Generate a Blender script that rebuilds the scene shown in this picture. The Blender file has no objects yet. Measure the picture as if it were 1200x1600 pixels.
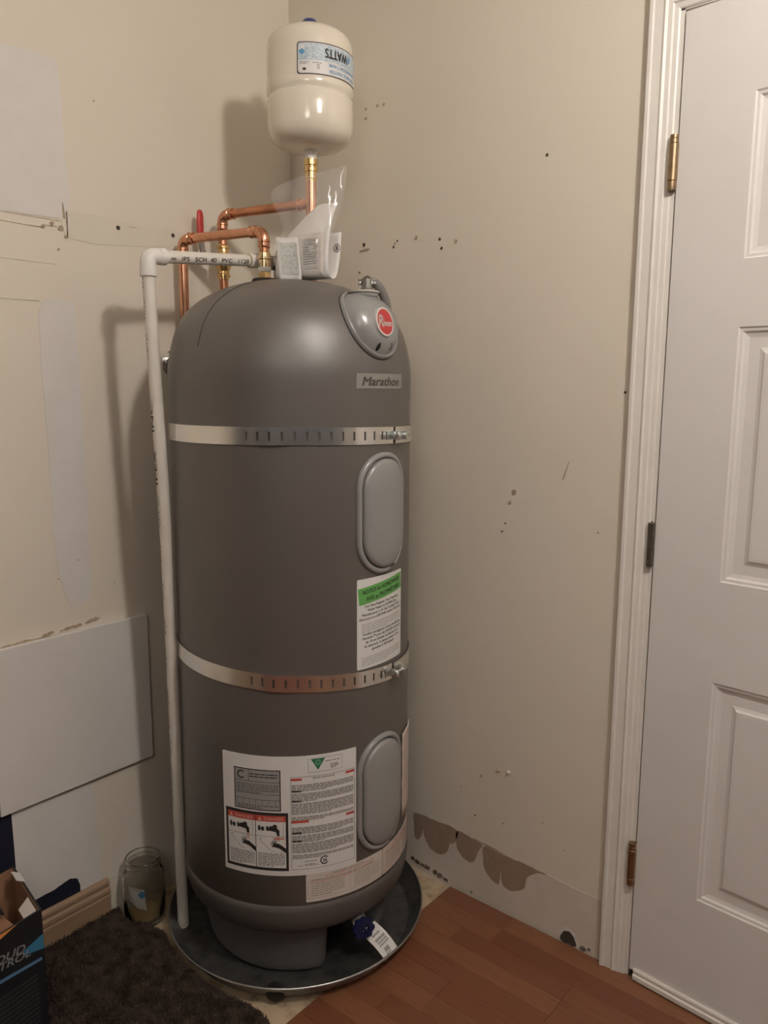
import bpy, bmesh, math, random
from mathutils import Vector, Matrix
PI = math.pi
rnd = random.Random(7)
scene = bpy.context.scene
COL = scene.collection

# ------------------------------------------------------------------ camera, world, exposure
def make_camera():
    f, th, hd, ro = 1214.3, .157, .6943, .0047
    fh = Vector((-math.sin(hd), math.cos(hd), 0)); r0 = Vector((math.cos(hd), math.sin(hd), 0)); Z = Vector((0, 0, 1))
    F = fh*math.cos(th) - Z*math.sin(th); U0 = fh*math.sin(th) + Z*math.cos(th)
    R = r0*math.cos(ro) + U0*math.sin(ro); U = -r0*math.sin(ro) + U0*math.cos(ro)
    cd = bpy.data.cameras.new('camera'); co = bpy.data.objects.new('camera', cd); COL.objects.link(co)
    cd.sensor_fit = 'VERTICAL'; cd.sensor_height = 32.0; cd.sensor_width = 24.0
    cd.lens = f/1600*32.0; cd.clip_start = .02
    m = Matrix((R, U, -F)).transposed().to_4x4(); m.translation = Vector((1.6875, -1.608, 1.3385))
    co.matrix_world = m
    scene.camera = co
make_camera()
VIEW_F = Vector((-math.sin(.6943), math.cos(.6943), 0)); VIEW_R = Vector((math.cos(.6943), math.sin(.6943), 0))
w = bpy.data.worlds.new('world'); scene.world = w; w.use_nodes = True
w.node_tree.nodes['Background'].inputs[0].default_value = (1, .9, .78, 1)
w.node_tree.nodes['Background'].inputs[1].default_value = .03
LAMP_POS = (2.00, -.92, 2.455); LAMP_STRENGTH = 222.0; LAMP_COLOR = (1, .925, .855)
FILL_POS = (2.05, -2.55, 2.24); FILL_STRENGTH = 7.0  # unseen globe added behind the camera as soft fill light
vs = scene.view_settings
vs.view_transform = 'Standard'; vs.look = 'None'; vs.gamma = 1; vs.use_curve_mapping = False
vs.exposure = 0.0

# ------------------------------------------------------------------ materials
MATS = {}
def mat(name, col, rough=.6, metal=0, var=None, bump=None, spec=.5, coat=0, emit=None, aniso=None):
    """var=(scale, colour2, lo, hi) mottles towards colour2; bump=(scale, strength, distance)"""
    if name in MATS: return MATS[name]
    m = bpy.data.materials.new(name); m.use_nodes = True; MATS[name] = m
    nt = m.node_tree; b = nt.nodes['Principled BSDF']
    b.inputs['Base Color'].default_value = (*col, 1); b.inputs['Roughness'].default_value = rough
    b.inputs['Metallic'].default_value = metal; b.inputs['Specular IOR Level'].default_value = spec
    b.inputs['Coat Weight'].default_value = coat
    if coat: b.inputs['Coat Roughness'].default_value = max(.05, rough*.95)
    if emit:
        b.inputs['Emission Color'].default_value = (*emit[0], 1); b.inputs['Emission Strength'].default_value = emit[1]
    pos = None
    if var or bump:
        pos = nt.nodes.new('ShaderNodeNewGeometry').outputs['Position']
    if var:
        n = nt.nodes.new('ShaderNodeTexNoise'); n.inputs['Scale'].default_value = var[0]; n.inputs['Detail'].default_value = 5
        n.inputs['Roughness'].default_value = .6
        if len(var) > 4:
            mp = nt.nodes.new('ShaderNodeVectorMath'); mp.operation = 'MULTIPLY'; mp.inputs[1].default_value = var[4]
            nt.links.new(pos, mp.inputs[0]); nt.links.new(mp.outputs[0], n.inputs['Vector'])
        else: nt.links.new(pos, n.inputs['Vector'])
        mr = nt.nodes.new('ShaderNodeMapRange'); mr.inputs[1].default_value = var[2]; mr.inputs[2].default_value = var[3]
        nt.links.new(n.outputs['Fac'], mr.inputs[0])
        mx = nt.nodes.new('ShaderNodeMix'); mx.data_type = 'RGBA'
        mx.inputs['A'].default_value = (*col, 1); mx.inputs['B'].default_value = (*var[1], 1)
        nt.links.new(mr.outputs[0], mx.inputs['Factor']); nt.links.new(mx.outputs['Result'], b.inputs['Base Color'])
    if bump:
        n = nt.nodes.new('ShaderNodeTexNoise'); n.inputs['Scale'].default_value = bump[0]; n.inputs['Detail'].default_value = 4
        nt.links.new(pos, n.inputs['Vector'])
        bp = nt.nodes.new('ShaderNodeBump'); bp.inputs['Strength'].default_value = bump[1]; bp.inputs['Distance'].default_value = bump[2]
        nt.links.new(n.outputs['Fac'], bp.inputs['Height']); nt.links.new(bp.outputs[0], b.inputs['Normal'])
    return m

def glass_mat(name, tint, rough=.02):
    m = bpy.data.materials.new(name); m.use_nodes = True; MATS[name] = m
    b = m.node_tree.nodes['Principled BSDF']
    b.inputs['Base Color'].default_value = (*tint, 1); b.inputs['Roughness'].default_value = rough
    b.inputs['Transmission Weight'].default_value = 1; b.inputs['IOR'].default_value = 1.48
    return m

def film_mat(name):
    m = bpy.data.materials.new(name); m.use_nodes = True; MATS[name] = m
    nt = m.node_tree; b = nt.nodes['Principled BSDF']
    b.inputs['Base Color'].default_value = (.85, .84, .82, 1); b.inputs['Roughness'].default_value = .12
    b.inputs['Alpha'].default_value = .075; b.inputs['Specular IOR Level'].default_value = 1.0
    b.inputs['Coat Weight'].default_value = .4; b.inputs['Coat Roughness'].default_value = .08
    return m

WALL = mat('cream_wall_paint', (.77, .705, .600), .62, var=(2.2, (.745, .678, .565), .35, .75), bump=(260, .12, .002))
FARWALL = mat('low_bounce_wall', (.12, .13, .16), .6)  # unseen walls, dark tone chosen to cut bounced light
PLASTER = mat('white_joint_compound', (.75, .715, .68), .8, var=(14, (.715, .68, .64), .4, .7), bump=(60, .15, .002))
PRIMER = mat('pale_paint', (.74, .68, .57), .7, var=(9, (.70, .64, .53), .4, .7))
PANELW = mat('white_board', (.74, .71, .67), .5, var=(5, (.71, .68, .64), .4, .7))
TRIMW = mat('white_trim_paint', (.80, .765, .71), .38, var=(11, (.76, .72, .665), .4, .75), bump=(90, .06, .002))
DOORW = mat('white_door_paint', (.78, .755, .725), .42, var=(4, (.74, .715, .685), .35, .7), bump=(70, .05, .002))
NAVY = mat('navy_paint', (.007, .009, .024), .6)
BARE = mat('bare_gypsum_paper', (.36, .26, .19), .9, var=(40, (.30, .21, .15), .35, .7))
DARK = mat('dark_hole', (.06, .045, .035), .9)
SCUFF = mat('brown_scuff', (.38, .29, .20), .9, var=(80, (.5, .4, .29), .4, .6))
CEIL = mat('ceiling_paint', (.84, .82, .78), .85)
SUB = mat('stained_subfloor', (.50, .39, .26), .8, var=(26, (.27, .195, .12), .48, .72), bump=(150, .15, .002))
PINE = mat('pine', (.37, .245, .155), .5, var=(9, (.32, .205, .125), .35, .65, (25, 1.5, 25)))
TANK = mat('grey_tank_plastic', (.092, .080, .071), .45, var=(700, (.100, .087, .077), .3, .7), bump=(900, .08, .0006), spec=1.0, coat=.35)
SKIRT = mat('grey_skirt_plastic', (.095, .086, .080), .5, bump=(500, .06, .0008), spec=.7)
COVER = mat('light_grey_plastic', (.275, .272, .268), .27, spec=.8)
SEAM = mat('black_rubber', (.012, .012, .012), .5)
COPPER = mat('copper', (.62, .29, .17), .30, 1, var=(22, (.42, .19, .11), .42, .72))
COPPERB = mat('bright_copper', (.72, .37, .23), .25, 1, var=(35, (.5, .25, .16), .45, .75))
BRASS = mat('brass', (.78, .55, .26), .25, 1, var=(50, (.6, .4, .17), .5, .75))
TEFLON = mat('white_thread_tape', (.8, .78, .74), .6)
PVC = mat('white_pvc', (.76, .72, .65), .38, var=(18, (.71, .66, .58), .4, .7))
PVCFIT = mat('white_pvc_fitting', (.80, .78, .74), .3)
INK = mat('black_ink', (.025, .022, .02), .6)
INKG = mat('grey_ink', (.22, .205, .19), .7)
INKL = mat('light_grey_ink', (.36, .345, .325), .7)
RED = mat('red_print', (.52, .07, .05), .5)
REDPALE = mat('faded_red_print', (.62, .22, .15), .6)
GREEN = mat('green_print', (.13, .40, .10), .5)
DKGREEN = mat('dark_green_print', (.02, .17, .075), .5)
BLUE = mat('blue_print', (.12, .32, .56), .5)
SKYBLUE = mat('pale_blue_print', (.34, .46, .54), .5, var=(150, (.64, .69, .71), .40, .56, (1, 1, 4)))
LABEL = mat('white_label', (.74, .725, .70), .45)
LABELP = mat('pinkish_label', (.60, .50, .44), .5)
PLATE = mat('silver_plate', (.34, .335, .325), .4)
ENAMEL = mat('cream_enamel', (.80, .735, .615), .14, coat=.5, spec=.6)
BLUECAP = mat('blue_cap', (.04, .06, .19), .35)
ZINC = mat('zinc_steel', (.93, .92, .89), .27, 1, var=(12, (.86, .85, .82), .45, .75))
GALV = mat('galvanised_steel', (.36, .36, .355), .50, 1, var=(24, (.22, .225, .225), .4, .7))
BOLT = mat('zinc_bolt', (.80, .83, .81), .33, 1)
REDGRIP = mat('red_grip', (.50, .035, .03), .45)
STEELDK = mat('dull_steel', (.36, .35, .33), .4, 1)
CHROME = mat('chrome', (.85, .84, .82), .08, 1)
CABLE = mat('grey_cable', (.17, .16, .15), .5)
PAPER = mat('white_paper', (.77, .74, .71), .6)
PAPERB = mat('beige_paper', (.66, .61, .56), .7)  # darker and warmer than the white sheets
CARD = mat('pale_green_card', (.56, .57, .53), .6, var=(180, (.42, .43, .40), .46, .56))
HINGE = mat('antique_brass', (.40, .29, .18), .38, 1, var=(60, (.30, .21, .13), .4, .7))
HINGED = mat('tarnished_steel', (.25, .215, .18), .45, 1, var=(60, (.17, .14, .12), .4, .7))
CARPET = mat('brown_carpet', (.075, .054, .047), 1, var=(45, (.035, .024, .021), .35, .65), spec=.1)
PILE = mat('brown_pile', (.110, .080, .066), 1, var=(28, (.038, .026, .021), .35, .65), spec=.1)
BOXK = mat('black_carton_print', (.012, .013, .015), .4)
BOXB = mat('brown_carton', (.36, .20, .115), .8, var=(14, (.30, .16, .09), .4, .7))
BOXBLUE = mat('blue_carton_print', (.04, .18, .30), .4)
BOXGREY = mat('silver_carton_print', (.42, .42, .41), .4)
ORANGE = mat('orange_carton_print', (.62, .25, .05), .5)
JARSTUFF = mat('murky_residue', (.32, .22, .10), .5)
BLUEWHEEL = mat('blue_handwheel', (.008, .013, .06), .45)  # blue darkened to carry the shade between the feet
FILM = film_mat('clear_film')
GLASS = glass_mat('jar_glass', (.95, .95, .925))
WOODS = []
for i, (c1, c2) in enumerate([((.185, .070, .036), (.150, .054, .027)), ((.198, .078, .040), (.160, .060, .030)), ((.172, .063, .032), (.138, .048, .024)),
                              ((.222, .094, .047), (.182, .073, .036)), ((.190, .070, .035), (.152, .053, .027))]):
    WOODS.append(mat('red_brown_wood_%d' % i, c1, .36, var=(11, c2, .35, .65, (1.3, 20, 20)), bump=(60, .03, .001)))

# ------------------------------------------------------------------ object helpers
def link(o, parent=None):
    COL.objects.link(o)
    if parent is not None:
        o.parent = parent
        if parent.type == 'EMPTY': o.matrix_parent_inverse = Matrix.Translation(-Vector(parent.location))
    return o
def obj(name, bm, m, parent=None, smooth=None, recalc=True):
    if isinstance(bm, bmesh.types.BMesh):
        if recalc: bmesh.ops.recalc_face_normals(bm, faces=bm.faces[:])
        me = bpy.data.meshes.new(name); bm.to_mesh(me); bm.free()
    else: me = bm
    if m is not None and not me.materials: me.materials.append(m)
    if smooth:
        me.polygons.foreach_set('use_smooth', [True]*len(me.polygons)); me.set_sharp_from_angle(angle=math.radians(smooth))
    o = link(bpy.data.objects.new(name, me), parent)
    if name in PRINTS: o['kind'] = 'stuff'
    return o
PRINTS = ('small_print', 'black_print', 'red_print', 'blue_print', 'plate_print', 'pipe_print', 'danger_pictures', 'danger_lettering', 'hot_water_print', 'lettering', 'badge_lettering')
def tag(o, label=None, cat=None, group=None, kind=None):
    if label: o['label'] = label
    if cat: o['category'] = cat
    if group: o['group'] = group
    if kind: o['kind'] = kind
    return o
def thing(name, label, cat, loc, group=None):
    o = bpy.data.objects.new(name, None); o.empty_display_size = .05; COL.objects.link(o); o.location = loc
    return tag(o, label, cat, group)
def struct(name, bm, m, label=None, cat=None, **k):
    return tag(obj(name, bm, m, **k), label, cat, kind='structure')

def box(bm, x0, y0, z0, x1, y1, z1, bev=0):
    v = [bm.verts.new(p) for p in ((x0,y0,z0),(x1,y0,z0),(x1,y1,z0),(x0,y1,z0),(x0,y0,z1),(x1,y0,z1),(x1,y1,z1),(x0,y1,z1))]
    fs = [bm.faces.new([v[i] for i in q]) for q in ((0,3,2,1),(4,5,6,7),(0,1,5,4),(1,2,6,5),(2,3,7,6),(3,0,4,7))]
    if bev:
        es = {e for f in fs for e in f.edges}
        bmesh.ops.bevel(bm, geom=list(es), offset=bev, segments=2, affect='EDGES', profile=.5)
    return bm
def bx(*a, bev=0): return box(bmesh.new(), *a, bev=bev)
def obox(bm, o, ex, ey, ez, bev=0):
    """oriented box: corner o and three edge vectors"""
    o, ex, ey, ez = map(Vector, (o, ex, ey, ez))
    v = [bm.verts.new(p) for p in (o, o+ex, o+ex+ey, o+ey, o+ez, o+ex+ez, o+ex+ey+ez, o+ey+ez)]
    fs = [bm.faces.new([v[i] for i in q]) for q in ((0,3,2,1),(4,5,6,7),(0,1,5,4),(1,2,6,5),(2,3,7,6),(3,0,4,7))]
    if bev:
        es = {e for f in fs for e in f.edges}
        bmesh.ops.bevel(bm, geom=list(es), offset=bev, segments=2, affect='EDGES', profile=.5)
    return bm
def loops(bm, rings, closed=True, cap0=False, cap1=False):
    R = [[bm.verts.new(p) for p in r] for r in rings]
    n = len(R[0])
    for a, b in zip(R, R[1:]):
        for i in range(n if closed else n-1):
            j = (i+1) % n
            bm.faces.new((a[i], a[j], b[j], b[i]))
    if cap0: bm.faces.new(R[0][::-1])
    if cap1: bm.faces.new(R[-1])
    return bm
def lathe(bm, prof, c, seg=48, cap0=True, cap1=True):
    rings = [[(c[0]+r*math.cos(2*PI*i/seg), c[1]+r*math.sin(2*PI*i/seg), z) for i in range(seg)] for r, z in prof]
    return loops(bm, rings, True, cap0, cap1)
def lat(prof, c, seg=48, **k): return lathe(bmesh.new(), prof, c, seg, **k)
def tube(bm, pts, r, seg=16, caps=True):
    pts = [Vector(p) for p in pts]
    rr = r if isinstance(r, (list, tuple)) else [r]*len(pts)
    t0 = (pts[1]-pts[0]).normalized(); u = t0.orthogonal().normalized(); rings = []
    for i, p in enumerate(pts):
        t = (pts[min(i+1, len(pts)-1)] - pts[max(i-1, 0)])
        if t.length < 1e-9: t = t0
        t.normalize(); u = (u - t*u.dot(t)).normalized(); v = t.cross(u)
        rings.append([p + (u*math.cos(2*PI*k/seg) + v*math.sin(2*PI*k/seg))*rr[i] for k in range(seg)])
    return loops(bm, rings, True, caps, caps)
def tub(pts, r, seg=16, **k): return tube(bmesh.new(), pts, r, seg, **k)
def cylv(bm, c, axis, h, r, seg=24, r2=None):
    """cylinder from c along axis for h"""
    a = Vector(axis).normalized(); c = Vector(c)
    return tube(bm, [c, c+a*h], [r, r if r2 is None else r2], seg)
def turned(bm, c, axis, prof, seg=28):
    """lathe about an arbitrary axis: prof = [(radius, distance along axis)]"""
    a = Vector(axis).normalized(); c = Vector(c); u = a.orthogonal().normalized(); v = a.cross(u)
    return loops(bm, [[c + a*d + (u*math.cos(2*PI*k/seg) + v*math.sin(2*PI*k/seg))*r for k in range(seg)] for r, d in prof], True, True, True)
def smooth_pts(P, n=6):
    P = [Vector(p) for p in P]; out = []
    for i in range(len(P)-1):
        a, b, c, d = P[max(i-1,0)], P[i], P[i+1], P[min(i+2, len(P)-1)]
        for k in range(n):
            t = k/n
            out.append(.5*((2*b) + (c-a)*t + (2*a-5*b+4*c-d)*t*t + (-a+3*b-3*c+d)*t**3))
    return out + [P[-1]]
def bend(p0, corner, p1, rad, n=10):
    """pipe path p0 -> corner -> p1 with a round bend"""
    p0, c, p1 = Vector(p0), Vector(corner), Vector(p1)
    a = c + (p0-c).normalized()*rad; b = c + (p1-c).normalized()*rad
    return [p0] + [a*(1-t)**2 + c*2*t*(1-t) + b*t*t for t in [i/n for i in range(n+1)]] + [p1]
def poly_slab(bm, outline, put, h0, h1, fan=False):
    """extruded outline; put(u, v, h) -> point"""
    a = [bm.verts.new(put(u, v, h0)) for u, v in outline]; b = [bm.verts.new(put(u, v, h1)) for u, v in outline]
    n = len(a)
    if fan:
        cu, cv_ = sum(p[0] for p in outline)/n, sum(p[1] for p in outline)/n; c1 = bm.verts.new(put(cu, cv_, h1))
        for i in range(n): bm.faces.new((b[i], b[(i+1) % n], c1)); bm.faces.new((a[i], a[(i+1) % n], b[(i+1) % n], b[i]))
        return bm
    f1 = bm.faces.new(b); f0 = bm.faces.new(a[::-1])
    for i in range(n): bm.faces.new((a[i], a[(i+1) % n], b[(i+1) % n], b[i]))
    bmesh.ops.triangulate(bm, faces=[f0, f1], ngon_method='EAR_CLIP')
    return bm
def ragged(pts, amp, n=5, seed=1, corner=False):
    """smooth closed outline with small irregularities"""
    r = random.Random(seed); out = []; N = len(pts)
    for i in range(N):
        a, b, c, d = [Vector(pts[(i+k) % N]) for k in (-1, 0, 1, 2)]
        for k in range(n):
            t = k/n
            p = (b.lerp(c, t) if corner else .5*((2*b) + (c-a)*t + (2*a-5*b+4*c-d)*t*t + (-a+3*b-3*c+d)*t**3))
            out.append((p[0]+r.uniform(-amp, amp), p[1]+r.uniform(-amp, amp)))
    return out
def text_mesh(body, size=1, offset=0, shear=0, align='LEFT', res=3):
    cu = bpy.data.curves.new('t', 'FONT'); cu.body = body; cu.size = size; cu.offset = offset; cu.shear = shear; cu.align_x = align
    cu.resolution_u = res
    o = bpy.data.objects.new('t', cu); COL.objects.link(o)
    dg = bpy.context.evaluated_depsgraph_get(); dg.update()
    me = bpy.data.meshes.new_from_object(o.evaluated_get(dg))
    bpy.data.objects.remove(o); bpy.data.curves.remove(cu)
    return me
def add_text(bm, body, put, u, v, height, width=None, rot=0, offset=0, shear=0, align='CENTER', h=0, flip=False, sx=1):
    """adds lettering to bm: put(u, v, h); height = cap height; width fits the line to a width"""
    me = text_mesh(body, 1, 0, shear)
    xs = [q.co.x for q in me.vertices]; 
    if not xs: return
    x0, x1 = min(xs), max(xs); s = height/.70; kx = s*sx
    if width: kx = width/(x1-x0)
    off = {'CENTER': (x0+x1)/2, 'LEFT': x0, 'RIGHT': x1}[align]
    cr, sr = math.cos(rot), math.sin(rot)
    for du, dv in (((0, 0),) if not offset else ((-1, 0), (1, 0), (0, .7), (0, -.7))):       # overprinted for weight
        vs_ = []
        for q in me.vertices:
            a, b = (q.co.x-off)*kx + du*offset*s, q.co.y*s + dv*offset*s
            if flip: a, b = -a, -b
            vs_.append(bm.verts.new(put(u + a*cr - b*sr, v + a*sr + b*cr, h)))
        for p in me.polygons:
            try: bm.faces.new([vs_[i] for i in p.vertices])
            except ValueError: pass
    bpy.data.meshes.remove(me)
def rect(bm, put, u0, v0, u1, v1, h, n=1, rot=0):
    cr, sr = math.cos(rot), math.sin(rot); uc, vc = (u0+u1)/2, (v0+v1)/2
    def q(u, v): return put(uc+(u-uc)*cr-(v-vc)*sr, vc+(u-uc)*sr+(v-vc)*cr, h)
    a = [(bm.verts.new(q(u0+(u1-u0)*i/n, v0)), bm.verts.new(q(u0+(u1-u0)*i/n, v1))) for i in range(n+1)]
    for (p, s), (p2, s2) in zip(a, a[1:]): bm.faces.new((p, p2, s2, s))
def greek(bm, put, u0, u1, vtop, lines, pitch, th, h, seed=1, last=.6, rot=0):
    """lines of unreadable small print as broken bars"""
    r = random.Random(seed)
    for i in range(lines):
        v = vtop - i*pitch; end = u1 if i < lines-1 else u0+(u1-u0)*last
        u = u0
        while u < end - .001:
            L = min(r.uniform(.004, .013), end-u)
            dv = (u+L/2-(u0+u1)/2)*math.tan(rot) if rot else 0
            rect(bm, put, u, v-th+dv, u+L, v+dv, h); u += L + r.uniform(.0008, .002)

# ================================================================== the room
H_CEIL = 2.56
ONL = lambda y, z, h: (h, y, z)              # on the left wall, h = distance out into the room
ONR = lambda x, z, h: (x, -h, z)             # on the right wall
wall_left = struct('wall_left', bx(-.1, -5.2, -.02, 0, .1, H_CEIL), WALL)
bm = bx(0, 0, -.02, 1.086, .1, H_CEIL); box(bm, 1.086, 0, 2.066, 1.90, .1, H_CEIL); box(bm, 1.90, 0, -.02, 5.0, .1, H_CEIL)
wall_right = struct('wall_right', bm, WALL)
struct('wall_back', bx(-.1, -5.3, -.02, 5.1, -5.2, H_CEIL), FARWALL)
struct('wall_side', bx(5.0, -5.2, -.02, 5.1, .1, H_CEIL), FARWALL)
struct('ceiling', bx(-.1, -5.3, H_CEIL, 5.1, .1, H_CEIL+.1), CEIL)
floor = struct('floor', bx(-.1, -5.3, -.06, 5.1, .9, -.008), SUB)

# floor strips, running along the right wall up to the cut edge at x = .592
STRIPS = {}
def strip_mesh(L, k):
    key = (round(L, 3), k)
    if key not in STRIPS:
        b = bx(0, -.0563, -.0085, L-.0006, 0, 0, bev=.0005)
        me = bpy.data.meshes.new('floor_strip'); bmesh.ops.recalc_face_normals(b, faces=b.faces[:]); b.to_mesh(me); b.free(); me.materials.append(WOODS[k])
        STRIPS[key] = me
    return STRIPS[key]
rr = random.Random(3); lens = [.30, .36, .42, .50]
for row in range(26):
    y = -.0035 - row*.0567
    x = .592; first = True
    while x < 2.25:
        L = rr.choice(lens)
        if first: L = rr.choice([.12, .2, .3, .42]); first = False
        o = bpy.data.objects.new('floor_strip', strip_mesh(L, rr.choice([0, 0, 1, 1, 2, 3, 4])))
        o.location = (x, y, 0); link(o, floor); x += L
# the rest of the boards, outside the picture
bm = bmesh.new()
for row in range(65): box(bm, .592, -1.478-row*.0567-.0563, -.0085, 4.999, -1.478-row*.0567, 0)
for row in range(26): box(bm, 2.75, -.0035-row*.0567-.0563, -.0085, 4.999, -.0035-row*.0567, 0)
tag(obj('floor_boards', bm, WOODS[0], floor), kind='stuff')

def on_wall(name, wall, put, pts, m, h=.0012, h0=-.001, amp=.0015, n=5, seed=1, corner=False, label=None):
    o = obj(name, poly_slab(bmesh.new(), ragged(pts, amp, n, seed, corner), put, h0, h, name in ('plaster_patch', 'white_paint', 'wall_strip')), m, wall)
    if label: o['label'] = label
    return o
LINE = mat('tan_scratch', (.46, .37, .27), .9, var=(90, (.62, .53, .41), .4, .6)); FAINT = mat('faint_scratch', (.63, .56, .45), .9)
# left wall: filler patches, old shelf lines, anchor holes
L_ = lambda name, pts, m, **k: on_wall(name, wall_left, ONL, pts, m, **k)
L_('plaster_patch', [(-1.10, 2.03), (-.80, 2.028), (-.683, 2.032), (-.677, 1.95), (-.679, 1.85), (-.669, 1.76), (-.675, 1.722), (-.70, 1.703), (-.82, 1.70), (-1.10, 1.69)], PLASTER, seed=2, corner=True, amp=.002)
L_('plaster_patch', [(-.746, 1.522), (-.685, 1.528), (-.674, 1.515), (-.671, 1.404), (-.668, 1.17), (-.671, .927), (-.674, .86), (-.684, .838), (-.728, .842), (-.752, .972), (-.755, 1.205), (-.759, 1.429)], PLASTER, seed=3, amp=.0015)
L_('wall_strip', [(-.672, 1.722), (-.50, 1.722), (-.39, 1.725), (-.39, 1.69), (-.50, 1.672), (-.672, 1.665)], PRIMER, h=.0008, seed=4)
for i, (a, b, z0, z1) in enumerate([(-1.05, -.695, 1.697, 1.6985), (-1.05, -.735, 1.678, 1.6795), (-.735, -.690, 1.684, 1.686), (-.53, -.50, 1.712, 1.713), (-1.0, -.71, 1.604, 1.6052), (-1.0, -.755, 1.522, 1.523)]):
    L_('scratch', [(a, z0), (b, z0+.001), (b, z1+.001), (a, z1)], FAINT if i > 3 else LINE, h=.0010, amp=.0006, n=8, seed=10+i, corner=True)
L_('scratch', [(-.6805, 1.722), (-.6785, 1.722), (-.6795, 1.666), (-.6812, 1.668)], DARK, h=.0016, amp=.0004, seed=21, corner=True)
L_('scratch', [(-.689, 1.735), (-.687, 1.736), (-.683, 1.708), (-.688, 1.708)], SCUFF, h=.0016, amp=.0004, seed=22)
for i, (y, z, s) in enumerate([(-.695, 1.684, .006), (-.735, 1.682, .004), (-.684, 1.668, .004), (-.703, 1.638, .003), (-.715, 1.692, .005), (-.75, .904, .002), (-.70, .94, .002), (-.61, .87, .0018), (-.60, 1.97, .002)]):
    L_('scuff', [(y-s, z-s*.6), (y+s*.4, z-s), (y+s, z+s*.3), (y-s*.2, z+s*.7)], SCUFF, h=.0018, amp=s*.3, seed=30+i)
for i, (a, b, z) in enumerate([(-.90, -.80, .772), (-.80, -.77, .778), (-.752, -.705, .781), (-.69, -.655, .787)]):
    L_('scuff', [(a, z-.003), (b, z), (b-.004, z+.006), (a+.01, z+.004)], SCUFF, h=.0016, amp=.002, seed=44+i)
for y, z in [(-.554, 1.706), (-.403, 1.711)]:
    b = lathe(bmesh.new(), [(.0052, 0), (.0052, .0010), (.0044, .0014), (.0030, .0012)], (0, 0), 14)
    bmesh.ops.transform(b, matrix=Matrix.Translation((0, y, z)) @ Matrix.Rotation(PI/2, 4, 'Y'), verts=b.verts[:])
    o = obj('wall_anchor', b, DARK, wall_left)
# painted-over area near the floor: navy paint with a white patch rolled over it
L_('navy_paint', [(-1.3, .45), (-.893, .45), (-.893, .11), (-1.3, .11)], NAVY, h=.0006, amp=0, corner=True)
L_('navy_paint', [(-.90, .10), (-.90, .150), (-.812, .152), (-.785, .157), (-.766, .160), (-.750, .152), (-.744, .132), (-.744, .10)], NAVY, h=.0022, amp=.0006, seed=5, corner=True)
L_('white_paint', [(-.894, .45), (-.700, .45), (-.694, .33), (-.689, .20), (-.684, .10), (-.892, .10)], PLASTER, h=.0014, amp=.0008, seed=6, corner=True)
L_('white_paint', [(-.664, .11), (-.655, .112), (-.630, .10), (-.60, .10), (-.60, -.004), (-.664, -.004)], PRIMER, h=.0016, amp=.0008, seed=8, corner=True)
# right wall
GOUGE = mat('brown_gouge', (.14, .10, .075), .9, var=(120, (.30, .24, .19), .45, .65))
R_ = lambda name, pts, m, **k: on_wall(name, wall_right, ONR, pts, m, **k)
R_('pale_strip', [(.02, .168), (.45, .171), (.61, .171), (.70, .163), (.88, .158), (1.02, .15), (1.02, .002), (.02, .002)], mat('old_wall_paint', (.70, .63, .545), .75, var=(12, (.65, .58, .495), .4, .7)), h=.0006, amp=.0006, seed=3, corner=True)
R_('bare_patch', [(.469, .168), (.539, .172), (.609, .171), (.603, .132), (.588, .123), (.576, .092), (.553, .078), (.521, .084), (.50, .111), (.497, .132), (.487, .10), (.47, .093), (.466, .138)], BARE, seed=1, amp=.001)
R_('bare_patch', [(.612, .17), (.652, .168), (.69, .163), (.677, .137), (.663, .101), (.635, .098), (.613, .116), (.607, .139)], BARE, seed=2, amp=.001)
R_('bare_patch', [(.697, .16), (.763, .159), (.824, .160), (.878, .1565), (.852, .151), (.823, .124), (.816, .094), (.794, .075), (.766, .069), (.752, .082), (.747, .109), (.742, .073), (.72, .076), (.699, .097), (.694, .127)], BARE, seed=3, amp=.001)
R_('wall_hole', [(.921, .009), (.925, .024), (.94, .034), (.953, .028), (.962, .004), (.942, .001), (.924, .002)], DARK, seed=4, amp=.0012, h=.0018)
R_('chipped_edge', [(.917, .006), (.921, .030), (.938, .041), (.957, .034), (.968, .004), (.94, .002)], PLASTER, seed=5, amp=.0015, h=.0012)
for i, (x, z, s) in enumerate([(.461, .028, .006), (.478, .024, .007), (.495, .022, .006), (.512, .021, .008), (.539, .019, .007), (.556, .016, .008), (.575, .012, .006), (.66, .012, .003), (.98, .008, .007), (.995, .012, .004)]):
    R_('gouge', [(x-s, z-s*.7), (x+s*.6, z-s), (x+s, z+s*.4), (x-s*.3, z+s*.6), (x-s*.8, z+s*.2)], GOUGE, seed=40+i, amp=s*.35, h=.0016)
for i, (x, z, s, m) in enumerate([(.276, 1.714, .0045, DARK), (.751, 1.098, .006, SCUFF), (.741, 1.072, .004, SCUFF), (.722, .999, .002, DARK), (.808, 1.845, .003, DARK), (.389, 1.712, .002, DARK), (.377, 1.698, .0025, DARK), (.381, 1.706, .002, SCUFF),
                                  (.522, 1.701, .003, DARK), (.528, 1.679, .003, DARK), (.57, 1.69, .004, SCUFF), (.968, 1.026, .0025, SCUFF), (.321, 2.049, .003, SCUFF), (.282, 2.049, .0025, SCUFF), (.342, 2.047, .003, SCUFF), (.282, 2.026, .003, SCUFF),
                                  (1.013, 1.334, .0025, DARK), (.62, .30, .002, SCUFF), (.75, .245, .0025, SCUFF), (.86, .29, .0022, SCUFF), (.92, .24, .002, SCUFF), (.665, .235, .002, DARK), (.45, 1.713, .004, SCUFF), (.26, 1.645, .002, DARK), (.73, 1.02, .0018, DARK), (.68, .35, .003, SCUFF)]):
    R_('wall_mark', [(x-s, z-s*.8), (x+s*.5, z-s), (x+s, z+s*.6), (x-s*.4, z+s)], m, seed=60+i, amp=s*.2, h=.0014)
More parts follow.
